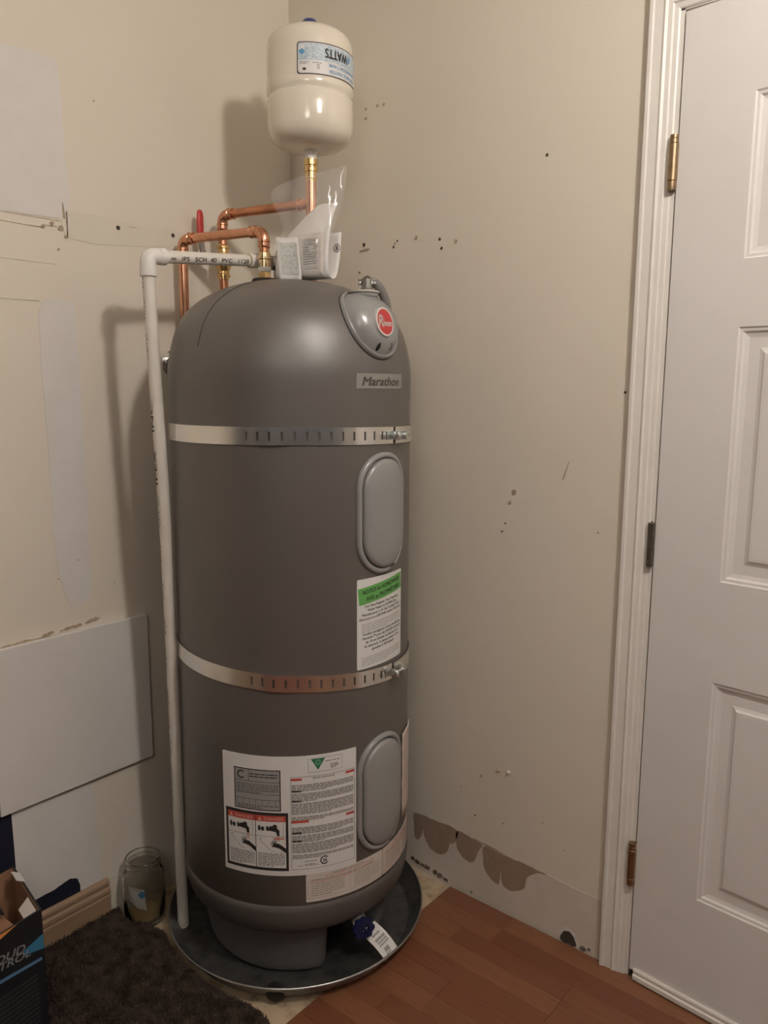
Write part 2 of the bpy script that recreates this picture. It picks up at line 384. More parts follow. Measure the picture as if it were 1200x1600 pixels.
R_('scratch', [(.262, 1.701), (.292, 1.704), (.290, 1.699), (.264, 1.697)], SCUFF, h=.0012, amp=.0008, seed=90)
R_('scratch', [(.876, 1.14), (.888, 1.175), (.890, 1.175), (.879, 1.139)], SCUFF, h=.0010, amp=.0005, seed=91)
for x, z in [(.761, .388), (.733, .384)]:
    b = lathe(bmesh.new(), [(.005, 0), (.0045, .004), (.002, .006)], (0, 0), 12)
    bmesh.ops.transform(b, matrix=Matrix.Translation((x, 0, z)) @ Matrix.Rotation(PI/2, 4, 'X'), verts=b.verts[:])
    obj('wall_anchor', b, PLASTER if x > .75 else SCUFF, wall_right)

# baseboard on the left wall (moulded pine)
prof = [(0, 0), (.0142, 0), (.0142, .048), (.0125, .051), (.0125, .055), (.0142, .058), (.0135, .066), (.0095, .072), (.0095, .0755), (.0115, .079), (.0105, .086), (.0055, .0925), (0, .0925)]
bm = loops(bmesh.new(), [[(.0006+a, y, .022+z) for a, z in prof] for y in (-5.19, -.672)], True, True, True)
struct('baseboard_left', bm, PINE)

# door casing
cp = [(0, 0), (0, .013), (.003, .0165), (.009, .0165), (.012, .0135), (.028, .0125), (.033, .0150), (.038, .0120), (.046, .0110), (.049, .0085), (.057, .0075), (.060, .0055), (.060, 0)]
bm = loops(bmesh.new(), [[(1.026+u, -t, 0) for u, t in cp], [(1.026+u, -t, 2.058+.060-u) for u, t in cp]], True, True, True)
struct('trim_1', bm, TRIMW)
bm = loops(bmesh.new(), [[(1.026+u, -t, 2.118-u) for u, t in cp], [(1.960-u, -t, 2.118-u) for u, t in cp]], True, True, True)
struct('trim_2', bm, TRIMW)
bm = loops(bmesh.new(), [[(1.960-u, -t, 0) for u, t in cp], [(1.960-u, -t, 2.118-u) for u, t in cp]], True, True, True)
struct('trim_3', bm, TRIMW)
bm = bx(1.0862, -.0035, 0, 1.0935, .1, 2.058); box(bm, 1.0862, -.0035, 2.0555, 1.899, .1, 2.0655); box(bm, 1.890, -.0035, 0, 1.899, .1, 2.055)
box(bm, 1.0935, .034, 0, 1.104, .06, 2.055)
struct('door_jamb', bm, TRIMW)
struct('threshold', bx(1.087, .002, -.008, 1.898, .1, .002), mat('dark_threshold', (.05, .035, .025), .7))

# door: hung at x = 1.097, standing a few degrees open
AL = math.radians(4); DH = Vector((1.097, -.006, 0)); DD = Vector((math.cos(AL), -math.sin(AL), 0)); DN = Vector((-math.sin(AL), -math.cos(AL), 0))
ond = lambda s, z, h: DH + DD*s + DN*h + Vector((0, 0, z))
W_D, Z0, Z1 = .775, .020, 2.050
xs = [0, .139, .345, .430, .636, W_D]; zs = [Z0, .262, .750, .960, 1.458, 1.583, 1.878, Z1]
bm = bmesh.new(); g = {}
def gv(i, j, back=False):
    k = (i, j, back)
    if k not in g: g[k] = bm.verts.new(ond(xs[i], zs[j], -.035 if back else 0))
    return g[k]
for i in range(5):
    for j in range(7):
        if not (i in (1, 3) and j in (1, 3, 5)): bm.faces.new((gv(i, j), gv(i+1, j), gv(i+1, j+1), gv(i, j+1)))
        bm.faces.new((gv(i, j, 1), gv(i, j+1, 1), gv(i+1, j+1, 1), gv(i+1, j, 1)))
for i in range(5):
    bm.faces.new((gv(i, 0), gv(i, 0, 1), gv(i+1, 0, 1), gv(i+1, 0))); bm.faces.new((gv(i, 7), gv(i+1, 7), gv(i+1, 7, 1), gv(i, 7, 1)))
for j in range(7):
    bm.faces.new((gv(0, j), gv(0, j+1), gv(0, j+1, 1), gv(0, j, 1))); bm.faces.new((gv(5, j), gv(5, j, 1), gv(5, j+1, 1), gv(5, j+1)))
door = struct('door_1', bm, DOORW)
for i in (1, 3):
    for j in (1, 3, 5):
        rings = []
        for ins, h in [(0, 0), (.003, -.0025), (.008, -.003), (.012, -.0065), (.020, -.0085), (.040, -.0085), (.046, -.0065), (.050, -.0035), (.056, -.0030)]:
            a, b, c, d = xs[i]+ins, xs[i+1]-ins, zs[j]+ins, zs[j+1]-ins
            rings.append([ond(a, c, h), ond(b, c, h), ond(b, d, h), ond(a, d, h)])
        obj('door_panel', loops(bmesh.new(), rings, True, False, True), DOORW, door, recalc=False)
bm = bmesh.new()
sp = [(.0, .028), (.004, .028), (.006, .024), (.005, .016), (.009, .014), (.009, .004), (.0, .004)]
loops(bm, [[ond(s, z, h+.0003) for h, z in sp] for s in (.012, W_D-.004)], True, True, True)
obj('door_sweep', bm, TRIMW, door)
def hinge(zc, m, kind):
    h = .104; r = .0068; c = Vector((1.0905, -.0125, zc-h/2)); bm = bmesh.new()
    if kind == 'spring':
        pr = [(.004, 0), (.0085, .001), (.009, .005), (.009, .017), (.0078, .018), (.0095, .019), (.0095, .086), (.0078, .087), (.0088, .088), (.0088, .093), (.0068, .094), (.0068, .096), (.0085, .097), (.0085, .103), (.005, .104)]
        lathe(bm, [(a, c.z+d) for a, d in pr], c, 20)
    else:
        n = 5; k = h*.9/n
        pr = []
        for i in range(n): pr += [(.006, i*k), (.0072, i*k+.0008), (.0072, (i+1)*k-.0008), (.006, (i+1)*k)]
        lathe(bm, [(a, c.z+d) for a, d in pr], c, 16)
    o = obj('hinge', bm, m, door, smooth=30)
    lf = bmesh.new(); box(lf, 1.0868, -.0062, zc-h*.46, 1.0900, -.0038, zc+h*.42); obj('hinge_leaf', lf, m, o)
    return o
hinge(1.778, HINGE, 'spring'); hinge(1.022, HINGED, 'plain'); hinge(.284, HINGE, 'spring')

# ================================================================== ceiling lamp above the picture, plus an added fill globe
def ceiling_lamp(label, pos, rad, strength, n):
    lamp = thing('ceiling_lamp', label, 'lamp', (pos[0], pos[1], H_CEIL), 'ceiling lamps')
    obj('lamp_base', lat([(.02, H_CEIL), (.075, H_CEIL), (.075, H_CEIL-.012), (.045, H_CEIL-.02), (.03, pos[2]+rad*.95)], pos, 32), TRIMW, lamp, smooth=30)
    bm = bmesh.new(); bmesh.ops.create_uvsphere(bm, u_segments=32, v_segments=20, radius=rad)
    bmesh.ops.translate(bm, verts=bm.verts[:], vec=pos)
    obj('globe', bm, mat('lit_globe_%d' % n, (.9, .88, .84), .5, emit=(LAMP_COLOR, strength)), lamp, smooth=60)
ceiling_lamp('small bright globe lamp on the ceiling near the door', LAMP_POS, .078, LAMP_STRENGTH, 1)
ceiling_lamp('large dim fill globe added out of view behind the camera', FILL_POS, .28, FILL_STRENGTH, 2)

# ================================================================== water heater
C = (.352, -.342); RT = .276
def cp3(phi, z, r=RT): a = math.radians(phi); return Vector((C[0]+r*math.cos(a), C[1]+r*math.sin(a), z))
heater = thing('water_heater', 'tall dark grey domed electric water heater standing in a metal pan', 'water heater', (C[0], C[1], .003))
dome = [(.2765, 1.33), (.2755, 1.385), (.263, 1.445), (.243, 1.489), (.213, 1.521), (.17, 1.547), (.113, 1.567), (.048, 1.578), (.012, 1.580)]
dp = [(p[0], p[1]) for p in smooth_pts([(a, b, 0) for a, b in dome], 5)]
def dome_z(r):
    for (a, z), (b, z2) in zip(dp, dp[1:]):
        if b <= r <= a: return z + (z2-z)*(a-r)/max(a-b, 1e-6)
    return 1.58
body_prof = [(.18, .20), (.272, .208), (RT, .214)] + [(RT, z) for z in (.4, .6, .8, 1.0, 1.2, 1.3)] + dp
body = obj('tank_body', lat(body_prof, C, 128), TANK, heater, smooth=40)
# moulding seam over the dome
sm = [cp3(-88 + 8*(1-r/.276), z+.0002, r) for r, z in dp if .03 < r < .27]
obj('mould_seam', tub(sm, .0011, 8), mat('dark_seam', (.045, .039, .035), .6), body, smooth=60)
# skirt with its two feet
obj('skirt', lat([(.15, .132), (.238, .132), (.258, .137), (.270, .152), (.2775, .178), (.2800, .198), (.2795, .208), (.276, .2135)], C, 128, cap0=True, cap1=True), SKIRT, heater, smooth=40)
def foot(p0, p1):
    pr = [(.243, .145), (.2405, .125), (.233, .08), (.2255, .035), (.221, .016), (.214, .0065), (.200, .0032)]
    n = 48; rings = []
    for k in range(n+1):
        t = k/n; ph = p0+(p1-p0)*t; e = min(ph-p0, p1-ph); q = 1-.20*(1-min(e/9., 1))**2.2
        col = [cp3(ph, z, r*q) for r, z in pr]
        rings.append(col + [cp3(ph, .0032, .13), cp3(ph, .145, .13)])
    return loops(bmesh.new(), rings, True, True, True)
for a, b in ((-158, -23), (13, 148)): obj('foot', foot(a, b), SKIRT, heater, smooth=40)
obj('tank_bottom', lat([(.19, .09), (.20, .134)], C, 48), SEAM, heater)

# --- surface prints on the tank
def onc(phi0, z0, r): return lambda u, v, h: cp3(phi0 + math.degrees(u/r), z0+v, r+h)
def sheet(phi0, z0, w, h, r, m, name, parent, th=.0006, rc=.003):
    """thin label bent round the tank, rounded corners; returns (object, put)"""
    put = onc(phi0, z0, r); n = max(4, int(w/.008)); rings = []
    us = [0, rc*.3, rc] + [rc+(w-2*rc)*i/n for i in range(1, n)] + [w-rc, w-rc*.3, w]
    bm = bmesh.new(); top = []; bot = []
    for u in us:
        e = min(u, w-u); ins = 0 if e >= rc else rc - math.sqrt(max(rc*rc-(rc-e)**2, 0))
        top.append((bm.verts.new(put(u, ins, th)), bm.verts.new(put(u, h-ins, th)))); bot.append((bm.verts.new(put(u, ins, -.0006)), bm.verts.new(put(u, h-ins, -.0006))))
    for i in range(len(us)-1):
        a, b, c, d = top[i], top[i+1], bot[i], bot[i+1]
        bm.faces.new((a[0], b[0], b[1], a[1])); bm.faces.new((c[0], a[0], a[1], c[1]) if i == -1 else (c[0], c[1], d[1], d[0]))
        bm.faces.new((a[0], c[0], d[0], b[0])); bm.faces.new((a[1], b[1], d[1], c[1]))
    bm.faces.new((top[0][0], top[0][1], bot[0][1], bot[0][0])); bm.faces.new((top[-1][0], bot[-1][0], bot[-1][1], top[-1][1]))
    return obj(name, bm, m, parent), put
H1, H2, H3, H4 = .0009, .0011, .0013, .0015
def frame(bm, put, u0, v0, u1, v1, t, h):
    n = max(2, int((u1-u0)/.01))
    rect(bm, put, u0, v0, u1, v0+t, h, n); rect(bm, put, u0, v1-t, u1, v1, h, n); rect(bm, put, u0, v0, u0+t, v1, h); rect(bm, put, u1-t, v0, u1, v1, h)

# name badge
bd, put = sheet(-15.2, 1.3395, .148, .0305, .2770, mat('grey_badge', (.27, .25, .23), .5), 'name_badge', heater, rc=.001)
bm = bmesh.new(); add_text(bm, 'Marathon', put, .0735, .006, .0175, width=.118, offset=.045, shear=.22, h=H1)
obj('lettering', bm, mat('badge_ink', (.06, .055, .05), .5), bd)

# notice to the homeowner
nl, put = sheet(-15.0, .738, .1535, .200, .2768, LABEL, 'notice_label', heater)
bm = bmesh.new(); rect(bm, put, .003, .150, .151, .187, H1, 14, rot=math.radians(5.5)); obj('green_banner', bm, GREEN, nl)
bm = bmesh.new()
r5 = math.radians(5.5); r2 = math.radians(2.2)
add_text(bm, 'NOTICE for HOMEOWNER', put, .078, .1715, .0095, width=.126, rot=r5, offset=.02, h=H2)
add_text(bm, 'AVIS au PROPRIÉTAIRE', put, .082, .1560, .0095, width=.116, rot=r5, offset=.02, h=H2)
for i, (t, wd) in enumerate([('You Must Register Your Marathon', .116), ('Water Heater to EXTEND the', .098), ("Manufacturer's 10-Year Limited Tank", .128), ('Warranty to a LIFETIME Limited Warranty*', .145)]):
    add_text(bm, t, put, .077, .1385-i*.0092, .0058, width=wd, rot=r2, offset=.016, h=H1)
for i, (t, wd) in enumerate([('Veuillez enregistrer votre chauffe-eau', .132), ('Marathon™ pour ALLONGER la garantie', .132), ('de 10 ans limitée du fabricant sur', .114), ('le réservoir, la faisant passer à une', .120), ('garantie À VIE limitée*', .078)]):
    add_text(bm, t, put, .080, .0770-i*.0092, .0058, width=wd, rot=r2, offset=.016, h=H1)
obj('black_print', bm, INK, nl)
bm = bmesh.new(); greek(bm, put, .012, .146, .1025, 5, .0042, .0011, H1, 3, rot=r2); greek(bm, put, .012, .146, .0270, 5, .0042, .0011, H1, 4, rot=r2)
obj('small_print', bm, INKG, nl)

# large data and danger label
bl, put = sheet(-78.6, .288, .3045, .2765, .2768, LABEL, 'data_label', heater, rc=.002)
bm = bmesh.new(); rect(bm, put, .030, .152, .135, .246, H1, 10)
pl_ = obj('rating_plate', bm, PLATE, bl)
bm = bmesh.new(); frame(bm, put, .030, .152, .135, .246, .0022, H2)
for v in (.217, .189, .176): rect(bm, put, .030, v, .135, v+.0009, H2, 10)
rect(bm, put, .064, .217, .065, .246, H2)
for k in range(7): rect(bm, put, .036+k*.0145, .166, .0367+k*.0145, .176, H2)
greek(bm, put, .067, .128, .236, 2, .006, .0025, H2, 5, 1); greek(bm, put, .035, .130, .211, 5, .0045, .0014, H2, 6); greek(bm, put, .036, .130, .163, 2, .0045, .0014, H2, 7)
lathe_c = (.047, .231)
loops(bm, [[put(lathe_c[0]+r*math.cos(a), lathe_c[1]+r*math.sin(a), H2) for a in [PI*.25+i*PI*1.5/14 for i in range(15)]] for r in (.0095, .0065)], False)
obj('plate_print', bm, INK, pl_)
# danger block
D0, D1, DT = .006, .150, .148
bm = bmesh.new(); rect(bm, put, D0, .012, D1, DT, H1, 14); dk = obj('danger_frame', bm, INK, bl)
for u0, u1 in ((.0115, .0775), (.0790, .1445)):
    bm = bmesh.new(); rect(bm, put, u0, .019, u1, DT-.007, H2, 7); obj('danger_field', bm, LABEL, dk)
    bm = bmesh.new(); rect(bm, put, u0, .1275, u1, DT-.007, H3, 7); obj('danger_band', bm, RED, dk)
bm = bmesh.new()
for u0 in (.0115, .0790):
    add_text(bm, 'DANGER', put, u0+.040, .1305, .0072, width=.043, offset=.015, h=H4)
    a = [bm.verts.new(put(u0+x, y, H4)) for x, y in ((.0050, .1300), (.0130, .1300), (.0090, .1385))]; bm.faces.new(a)
obj('danger_lettering', bm, mat('pale_pink_print', (.70, .45, .38), .5), dk)
def disc(bm, put, u, v, ru, rv, h, n=14): bm.faces.new([bm.verts.new(put(u+ru*math.cos(2*PI*i/n), v+rv*math.sin(2*PI*i/n), h)) for i in range(n)])
bm = bmesh.new(); bm2 = bmesh.new(); bm3 = bmesh.new()
for k, u0 in enumerate((.0115, .0790)):
    q = lambda x, y: put(u0+x, y-k*.001, H3)
    for x, ry in ((.0075, .0068), (.0255, .0062)): disc(bm, put, u0+x, .1115, .0030, ry, H3)
    disc(bm, put, u0+.0150, .1105, .0042, .0055, H3, 8); disc(bm, put, u0+.042, .1165, .0055, .0050, H3, 8); disc(bm, put, u0+.034, .1120, .0055, .0060, H3, 8)
    for pts in ([(.026, .108), (.044, .105), (.047, .096), (.052, .096), (.052, .108), (.047, .114), (.028, .114)],
                [(.066, .066), (.066, .055), (.052, .066), (.042, .069), (.036, .072), (.040, .077), (.050, .078)],):
        bm.faces.new([bm.verts.new(q(x, y)) for x, y in pts])
    for x0, y0, x1, y1 in ((.044, .074, .033, .081), (.043, .075, .036, .085), (.045, .076, .041, .088), (.042, .073, .032, .076), (.041, .071, .034, .070)):
        d = Vector((x1-x0, y1-y0)).normalized(); nrm = Vector((-d.y, d.x))*.0013
        bm.faces.new([bm.verts.new(q(*p)) for p in ((x0+nrm.x, y0+nrm.y), (x0-nrm.x, y0-nrm.y), (x1-nrm.x*.6, y1-nrm.y*.6), (x1+nrm.x*.6, y1+nrm.y*.6))])
    for a, b, c, d in ((.000, .0925, .066, .0932), (.0595, .093, .0601, .1265)): rect(bm, put, u0+a, b, u0+c, d, H3, 4)
    for (xa, ya), (xb, yb) in (((.008, .088), (.040, .090)), ((.008, .088), (.012, .080)), ((.012, .080), (.034, .060)), ((.034, .060), (.060, .058))):
        d = Vector((xb-xa, yb-ya)); L = d.length; d.normalize(); nn = Vector((-d.y, d.x))*.0004
        bm.faces.new([bm.verts.new(q(*p)) for p in ((xa+nn.x, ya+nn.y), (xa-nn.x, ya-nn.y), (xb-nn.x, yb-nn.y), (xb+nn.x, yb+nn.y))])
    greek(bm, put, u0+.004, u0+.063, .053, 9, .0036, .0013, H3, 11+k, .6)
    for x in (.046, .0485, .051): rect(bm3, put, u0+x, .083, u0+x+.0012, .095, H3)
rect(bm3, put, .079+.040, .0868, .079+.062, .0905, H4, 2)
obj('danger_pictures', bm, INK, dk); bm2.free(); obj('hot_water_print', bm3, REDPALE, dk)
# warning text block
bm = bmesh.new(); frame(bm, put, .156, .014, .3000, .230, .0007, H1)
frame(bm, put, .194, .238, .270, .270, .0005, H1)
greek(bm, put, .231, .266, .261, 1, .004, .0012, H1, 20, 1); greek(bm, put, .243, .262, .2525, 3, .0037, .0016, H1, 21, .7)
add_text(bm, 'ELECTRIC WATER HEATER', put, .228, .2235, .0036, width=.048, offset=.01, h=H1)
for v in (.1960, .1730, .0985, .0800): rect(bm, put, .158, v-.001, .179, v+.0030, H1, 3)
loops(bm, [[put(.2280+r*math.cos(a), .0300+r*1.05*math.sin(a), H1) for a in [PI*.22+i*PI*1.56/16 for i in range(17)]] for r in (.0098, .0072)], False)
add_text(bm, 'SA', put, .2290, .0258, .0082, width=.0095, offset=.03, h=H2)
obj('black_print', bm, INK, bl)
bm = bmesh.new(); seed = 30
for v, n, last in ((.2165, 5, .55), (.1965, 6, .4), (.1735, 8, .62), (.1425, 3, .5), (.1180, 5, .8), (.0985, 5, .5), (.0800, 7, .7), (.0530, 3, .45)):
    greek(bm, put, .158, .297, v-.0045, n, .0033, .0021, H1, seed, last); seed += 1
greek(bm, put, .185, .212, .0330, 2, .007, .0016, H1, 50, .8); greek(bm, put, .170, .214, .0230, 1, .007, .0014, H1, 51, 1)
obj('small_print', bm, INKG, bl)
for a, b, v in ((.157, .180, .2215), (.278, .299, .2215), (.157, .194, .1235), (.279, .299, .1235)):
    bm = bmesh.new(); rect(bm, put, a, v, b, v+.0055, H1, 3); obj('red_bar', bm, RED, bl)
bm = bmesh.new(); loops(bm, [[put(.200+.031*k/12, .2685, H1), put(.200+.031*k/12, .2685-.026*(1-abs(k-6)/6)-1e-5, H1)] for k in range(13)], False); tr = obj('green_triangle', bm, DKGREEN, bl)
bm = bmesh.new()
for r0, r1 in ((.0062, .0053), (.0040, .0032)): loops(bm, [[put(.2155+r*math.cos(2*PI*i/18), .2600+r*math.sin(2*PI*i/18), H2) for i in range(18)] for r in (r0, r1)], True)
obj('emblem', bm, mat('pale_green_print', (.30, .52, .38), .5), tr)

# long low labels and the wrinkled one on the far side
for p0, w_, seed in ((-40.0, .1965, 60), (1.0, .165, 61)):
    m = LABEL if p0 < 0 else LABELP
    lb, put = sheet(p0, .2215, w_, .0665, .2768, m if p0 > 0 else mat('aged_label', (.64, .585, .53), .5), 'instruction_label', heater)
    bm = bmesh.new(); greek(bm, put, w_*.30, w_*.70, .063, 1, .005, .0019, H1, seed, 1); greek(bm, put, .012, w_-.012, .0525, 1, .005, .0020, H1, seed+3, .9)
    for a in (.006, .106 if p0 < 0 else .09):
        greek(bm, put, a+.006, a+.082, .0425, 6, .0055, .0014, H1, seed+7, .6)
    rect(bm, put, .103, .010, .1034, .050, H1); frame(bm, put, .004, .008, w_-.004, .047, .0004, H1)
    obj('small_print', bm, INKG, lb)
    bm = bmesh.new(); greek(bm, put, w_*.22, w_*.86, .0585, 1, .005, .0019, H1, seed+20, 1); greek(bm, put, .01, w_-.01, .0485, 1, .005, .0019, H1, seed+21, .9)
    obj('red_print', bm, REDPALE, lb)
pf = [(-.002, .325, 0), (.0, .325, .0)]
bm = bmesh.new(); rings = []; rw = random.Random(5)
for k in range(13):
    z = .322+.213*k/12; rings.append([cp3(19.5+d*2.6, z, .2768+.0008+abs(math.sin(k*1.9+d))*.0022) for d in range(9)])
loops(bm, rings, False); o = obj('side_label', bm, LABELP, heater, smooth=60)
so = o.modifiers.new('thickness', 'SOLIDIFY'); so.thickness = .0008; so.offset = 1

# --- element access covers
def stadium(hw, hh, rc, n=10):
    pts = []
    for cx, cy, a0 in ((hw-rc, hh-rc, 0), (-hw+rc, hh-rc, PI/2), (-hw+rc, -hh+rc, PI), (hw-rc, -hh+rc, 1.5*PI)):
        pts += [(cx+rc*math.cos(a0+PI/2*i/n), cy+rc*math.sin(a0+PI/2*i/n)) for i in range(n+1)]
    out = []
    for i, (a, b) in enumerate(zip(pts, pts[1:]+pts[:1])):       # split long straights so that they follow the tank
        k = max(1, int(math.hypot(b[0]-a[0], b[1]-a[1])/.02)); out += [(a[0]+(b[0]-a[0])*j/k, a[1]+(b[1]-a[1])*j/k) for j in range(k)]
    return out
def access_cover(zc, hh, rc):
    put = onc(.7, zc, RT); hw = .0765; base = stadium(hw, hh, rc)
    def ring(ins, h): 
        return [put(u*(hw-ins)/hw, v*(hh-ins)/hh, h) for u, v in base]
    rim = obj('access_cover', loops(bmesh.new(), [ring(0, -.002), ring(0, .004), ring(.002, .0075), ring(.006, .0090), ring(.010, .0080), ring(.0125, .0030)]), COVER, heater, smooth=50)
    obj('cover_gap', loops(bmesh.new(), [ring(.0120, .0034), ring(.0165, .0034)]), SEAM, rim)
    lid = obj('cover_lid', loops(bmesh.new(), [ring(.0140, .0030), ring(.0142, .0095), ring(.0165, .0125), ring(.022, .0145), ring(.034, .0170), ring(.050, .0185), ring(.066, .0190), ring(.0755, .0191)], True, False, True), COVER, rim, smooth=50)
    bm = bmesh.new(); rect(bm, put, .010, -hh+.014, .026, -hh+.0175, .0135, 2, rot=.25); obj('lid_slot', bm, SEAM, lid)
access_cover(1.075, .1315, .074)
access_cover(.4335, .1385, .074)

# --- wiring cover with the maker's badge
ER = Vector((1, 0, 0)); ET = Vector((0, 1, 0)); UZ = Vector((0, 0, 1))
_e = math.radians(28); NN = ER*math.cos(_e) + UZ*math.sin(_e); VV = -ER*math.sin(_e) + UZ*math.cos(_e); P0 = Vector((C[0]+.232, C[1], 1.471))
def tank_r(z):
    if z < 1.33: return .276
    for (a, z1), (b, z2) in zip(dp, dp[1:]):
        if z1 <= z <= z2: return a + (b-a)*(z-z1)/max(z2-z1, 1e-9)
    return 0
_sh = {}
def surf_h(s, t):
    """height of the tank surface above the cover's base plane"""
    k = (round(s, 4), round(t, 4))
    if k not in _sh:
        h = .08
        while h > -.08:
            p = P0 + ET*s + VV*t + NN*h
            if math.hypot(p.x-C[0], p.y-C[1]) < tank_r(p.z): break
            h -= .0005
        _sh[k] = h
    return _sh[k]
def onw(s, t, h): return P0 + ET*s + VV*t + NN*(surf_h(s, t)+h)
def wring(k, h, n=72): return [onw(.076*k*math.cos(2*PI*i/n), .083*k*math.sin(2*PI*i/n), h) for i in range(n)]
wc = obj('wiring_cover', loops(bmesh.new(), [wring(1, -.006), wring(1.0, .003), wring(.992, .0065), wring(.975, .0088), wring(.955, .0092), wring(.935, .0078), wring(.915, .0055), wring(.895, .0085), wring(.86, .0135), wring(.80, .0195), wring(.70, .0250), wring(.55, .0290), wring(.38, .0310), wring(.18, .0320), wring(.02, .0322)], True, False, True), COVER, heater, smooth=50)
obj('gasket', loops(bmesh.new(), [wring(1.018, -.006), wring(1.018, .0016), wring(.99, .0016)]), SEAM, wc, smooth=50)
BC = Vector((C[0]+.221, C[1]+.003, 0))
obj('conduit_boss', lat([(.020, 1.44), (.031, 1.455), (.0295, 1.500), (.0280, 1.528), (.0300, 1.530), (.0305, 1.536), (.0290, 1.538), (.013, 1.538)], BC, 40), COVER, wc, smooth=40)
obj('boss_lid', lat([(.010, 1.5375), (.0325, 1.5375), (.0325, 1.5410), (.0310, 1.5420), (.010, 1.5420)], BC, 40), mat('beige_lid', (.46, .42, .36), .35), wc, smooth=40)
cc = BC + Vector((.004, .006, 0))
cn = obj('conduit_connector', lat([(.0125, 1.541), (.0135, 1.545), (.0135, 1.548), (.0115, 1.549), (.0115, 1.566), (.0095, 1.567)], cc, 24), STEELDK, heater, smooth=40)
bm = bmesh.new(); tube(bm, [cc + Vector((-.011, -.004, 0)) + UZ*1.556, cc + Vector((-.008, -.003, 0)) + UZ*1.568, cc+UZ*1.572, cc + Vector((.008, .003, 0))+UZ*1.568, cc + Vector((.011, .004, 0))+UZ*1.556], .0026, 8)
obj('clamp_saddle', bm, STEELDK, cn, smooth=50)
for d in (-1, 1):
    bm = bmesh.new(); q = cc + VIEW_R*(.0155*d) + UZ*1.5545
    obox(bm, q - VIEW_R*.003 - VIEW_F*.005, VIEW_R*.006, VIEW_F*.010, UZ*.006, bev=.0008); cylv(bm, q+UZ*.004, UZ, .006, .0022, 10)
    cylv(bm, q+UZ*.0095, UZ, .0025, .004, 12)
    obj('clamp_screw', bm, STEELDK, cn, smooth=40)
cab = smooth_pts([cc+UZ*1.556, cc+Vector((.004, .008, 1.561)), cc+Vector((.010, .020, 1.556)), cc+Vector((.015, .032, 1.540)), cc+Vector((.016, .045, 1.515)), cc+Vector((.010, .060, 1.47)), cc+Vector((.004, .080, 1.40)), cc+Vector((.000, .100, 1.30))], 6)
tag(obj('power_cable', tub(cab, .0095, 14), CABLE, heater, smooth=60))
# badge: red oval in a pale ring
BP = onw(-.007, -.022, .0315); bn = (NN*.95 - VV*.28).normalized(); bu = ET; bv = bn.cross(bu).normalized(); bu = bv.cross(bn).normalized()
onb = lambda s, t, h: BP + bu*s + bv*t + bn*h
oval = lambda k, h, n=48: [onb(.0255*k*math.cos(2*PI*i/n), .0285*k*math.sin(2*PI*i/n), h) for i in range(n)]
bg = obj('maker_badge', loops(bmesh.new(), [oval(1.06, -.010), oval(1.06, .0022), oval(1.0, .0032), oval(.93, .0030), oval(.92, .0024)], True, False, True), mat('pale_badge_rim', (.62, .60, .56), .3), wc, smooth=40)
obj('red_oval', loops(bmesh.new(), [oval(.925, .0020), oval(.92, .0027)], True, False, True), mat('badge_red', (.50, .045, .045), .4), bg)
bm = bmesh.new(); add_text(bm, 'R', onb, -.0135, -.010, .0240, width=.015, offset=.022, shear=.28, h=.0030); add_text(bm, 'heem', onb, .0072, -.0085, .0135, width=.0265, offset=.022, shear=.25, h=.0032)
obj('badge_lettering', bm, mat('badge_white', (.74, .70, .66), .4), bg)
bm = bmesh.new()
for s in (-.022, .014):
    b2 = [onw(s+.0042*math.cos(2*PI*i/14), -.0655+.005*math.sin(2*PI*i/14), .0168 + 1.0*(.005*math.sin(2*PI*i/14))) for i in range(14)]
    obj('screw_recess', loops(bmesh.new(), [[p + NN*.0012 for p in b2], [p - NN*.006 for p in b2]], True, True, True), SEAM, wc)

# --- drain valve between the feet
vp = Vector((.603, -.376, .098)); va = Vector((.80, -.48, .10)).normalized()
dv = obj('drain_valve', turned(bmesh.new(), vp - va*.10, va, [(.018, 0), (.018, .035), (.013, .036), (.013, .060), (.017, .062), (.017, .080), (.008, .082), (.008, .094)], 20), TEFLON, heater, smooth=40)
bm = bmesh.new(); u = va.orthogonal().normalized(); v = va.cross(u)
n = 40; rings = []
for rad, d in ((.012, 0), (.024, .000), (.026, .005), (.024, .011), (.012, .012)):
    rings.append([vp + va*d + (u*math.cos(2*PI*i/n) + v*math.sin(2*PI*i/n))*(rad*(1+.09*math.cos(8*2*PI*i/n)) if rad > .02 else rad) for i in range(n)])
loops(bm, rings + [rings[0]]); 
for k in range(4): tube(bm, [vp+va*.006, vp+va*.006+(u*math.cos(k*PI/2)+v*math.sin(k*PI/2))*.018], .0035, 8)
obj('handwheel', bm, BLUEWHEEL, dv, smooth=50)
# paper tag hanging from the valve onto the pan
q = [Vector((.585, -.366, .066)), Vector((.588, -.316, .072)), Vector((.650, -.304, .026)), Vector((.652, -.350, .018))]
onq = lambda a, b, h: (q[0]*(1-a)*(1-b) + q[1]*(1-a)*b + q[2]*a*b + q[3]*a*(1-b)) + Vector((.5, 0, .8)).normalized()*(h + .006*math.sin(a*PI))
bm = loops(bmesh.new(), [[onq(i/6, 0, h0) for h0 in (0,)] + [onq(i/6, j/3, 0) for j in (1, 2, 3)] for i in range(7)], False)
tg = obj('valve_tag', bm, PAPER, heater); s_ = tg.modifiers.new('thickness', 'SOLIDIFY'); s_.thickness = .0006
bm = bmesh.new()
for a, b, c, d in ((.28, .25, .34, .75), (.42, .2, .50, .85), (.53, .2, .58, .85), (.61, .2, .66, .85), (.74, .3, .86, .62), (.89, .25, .93, .6)):
    bm.faces.new([bm.verts.new(onq(x, y, .0012)) for x, y in ((a, b), (c, b), (c, d), (a, d))])
obj('small_print', bm, INKL, tg)

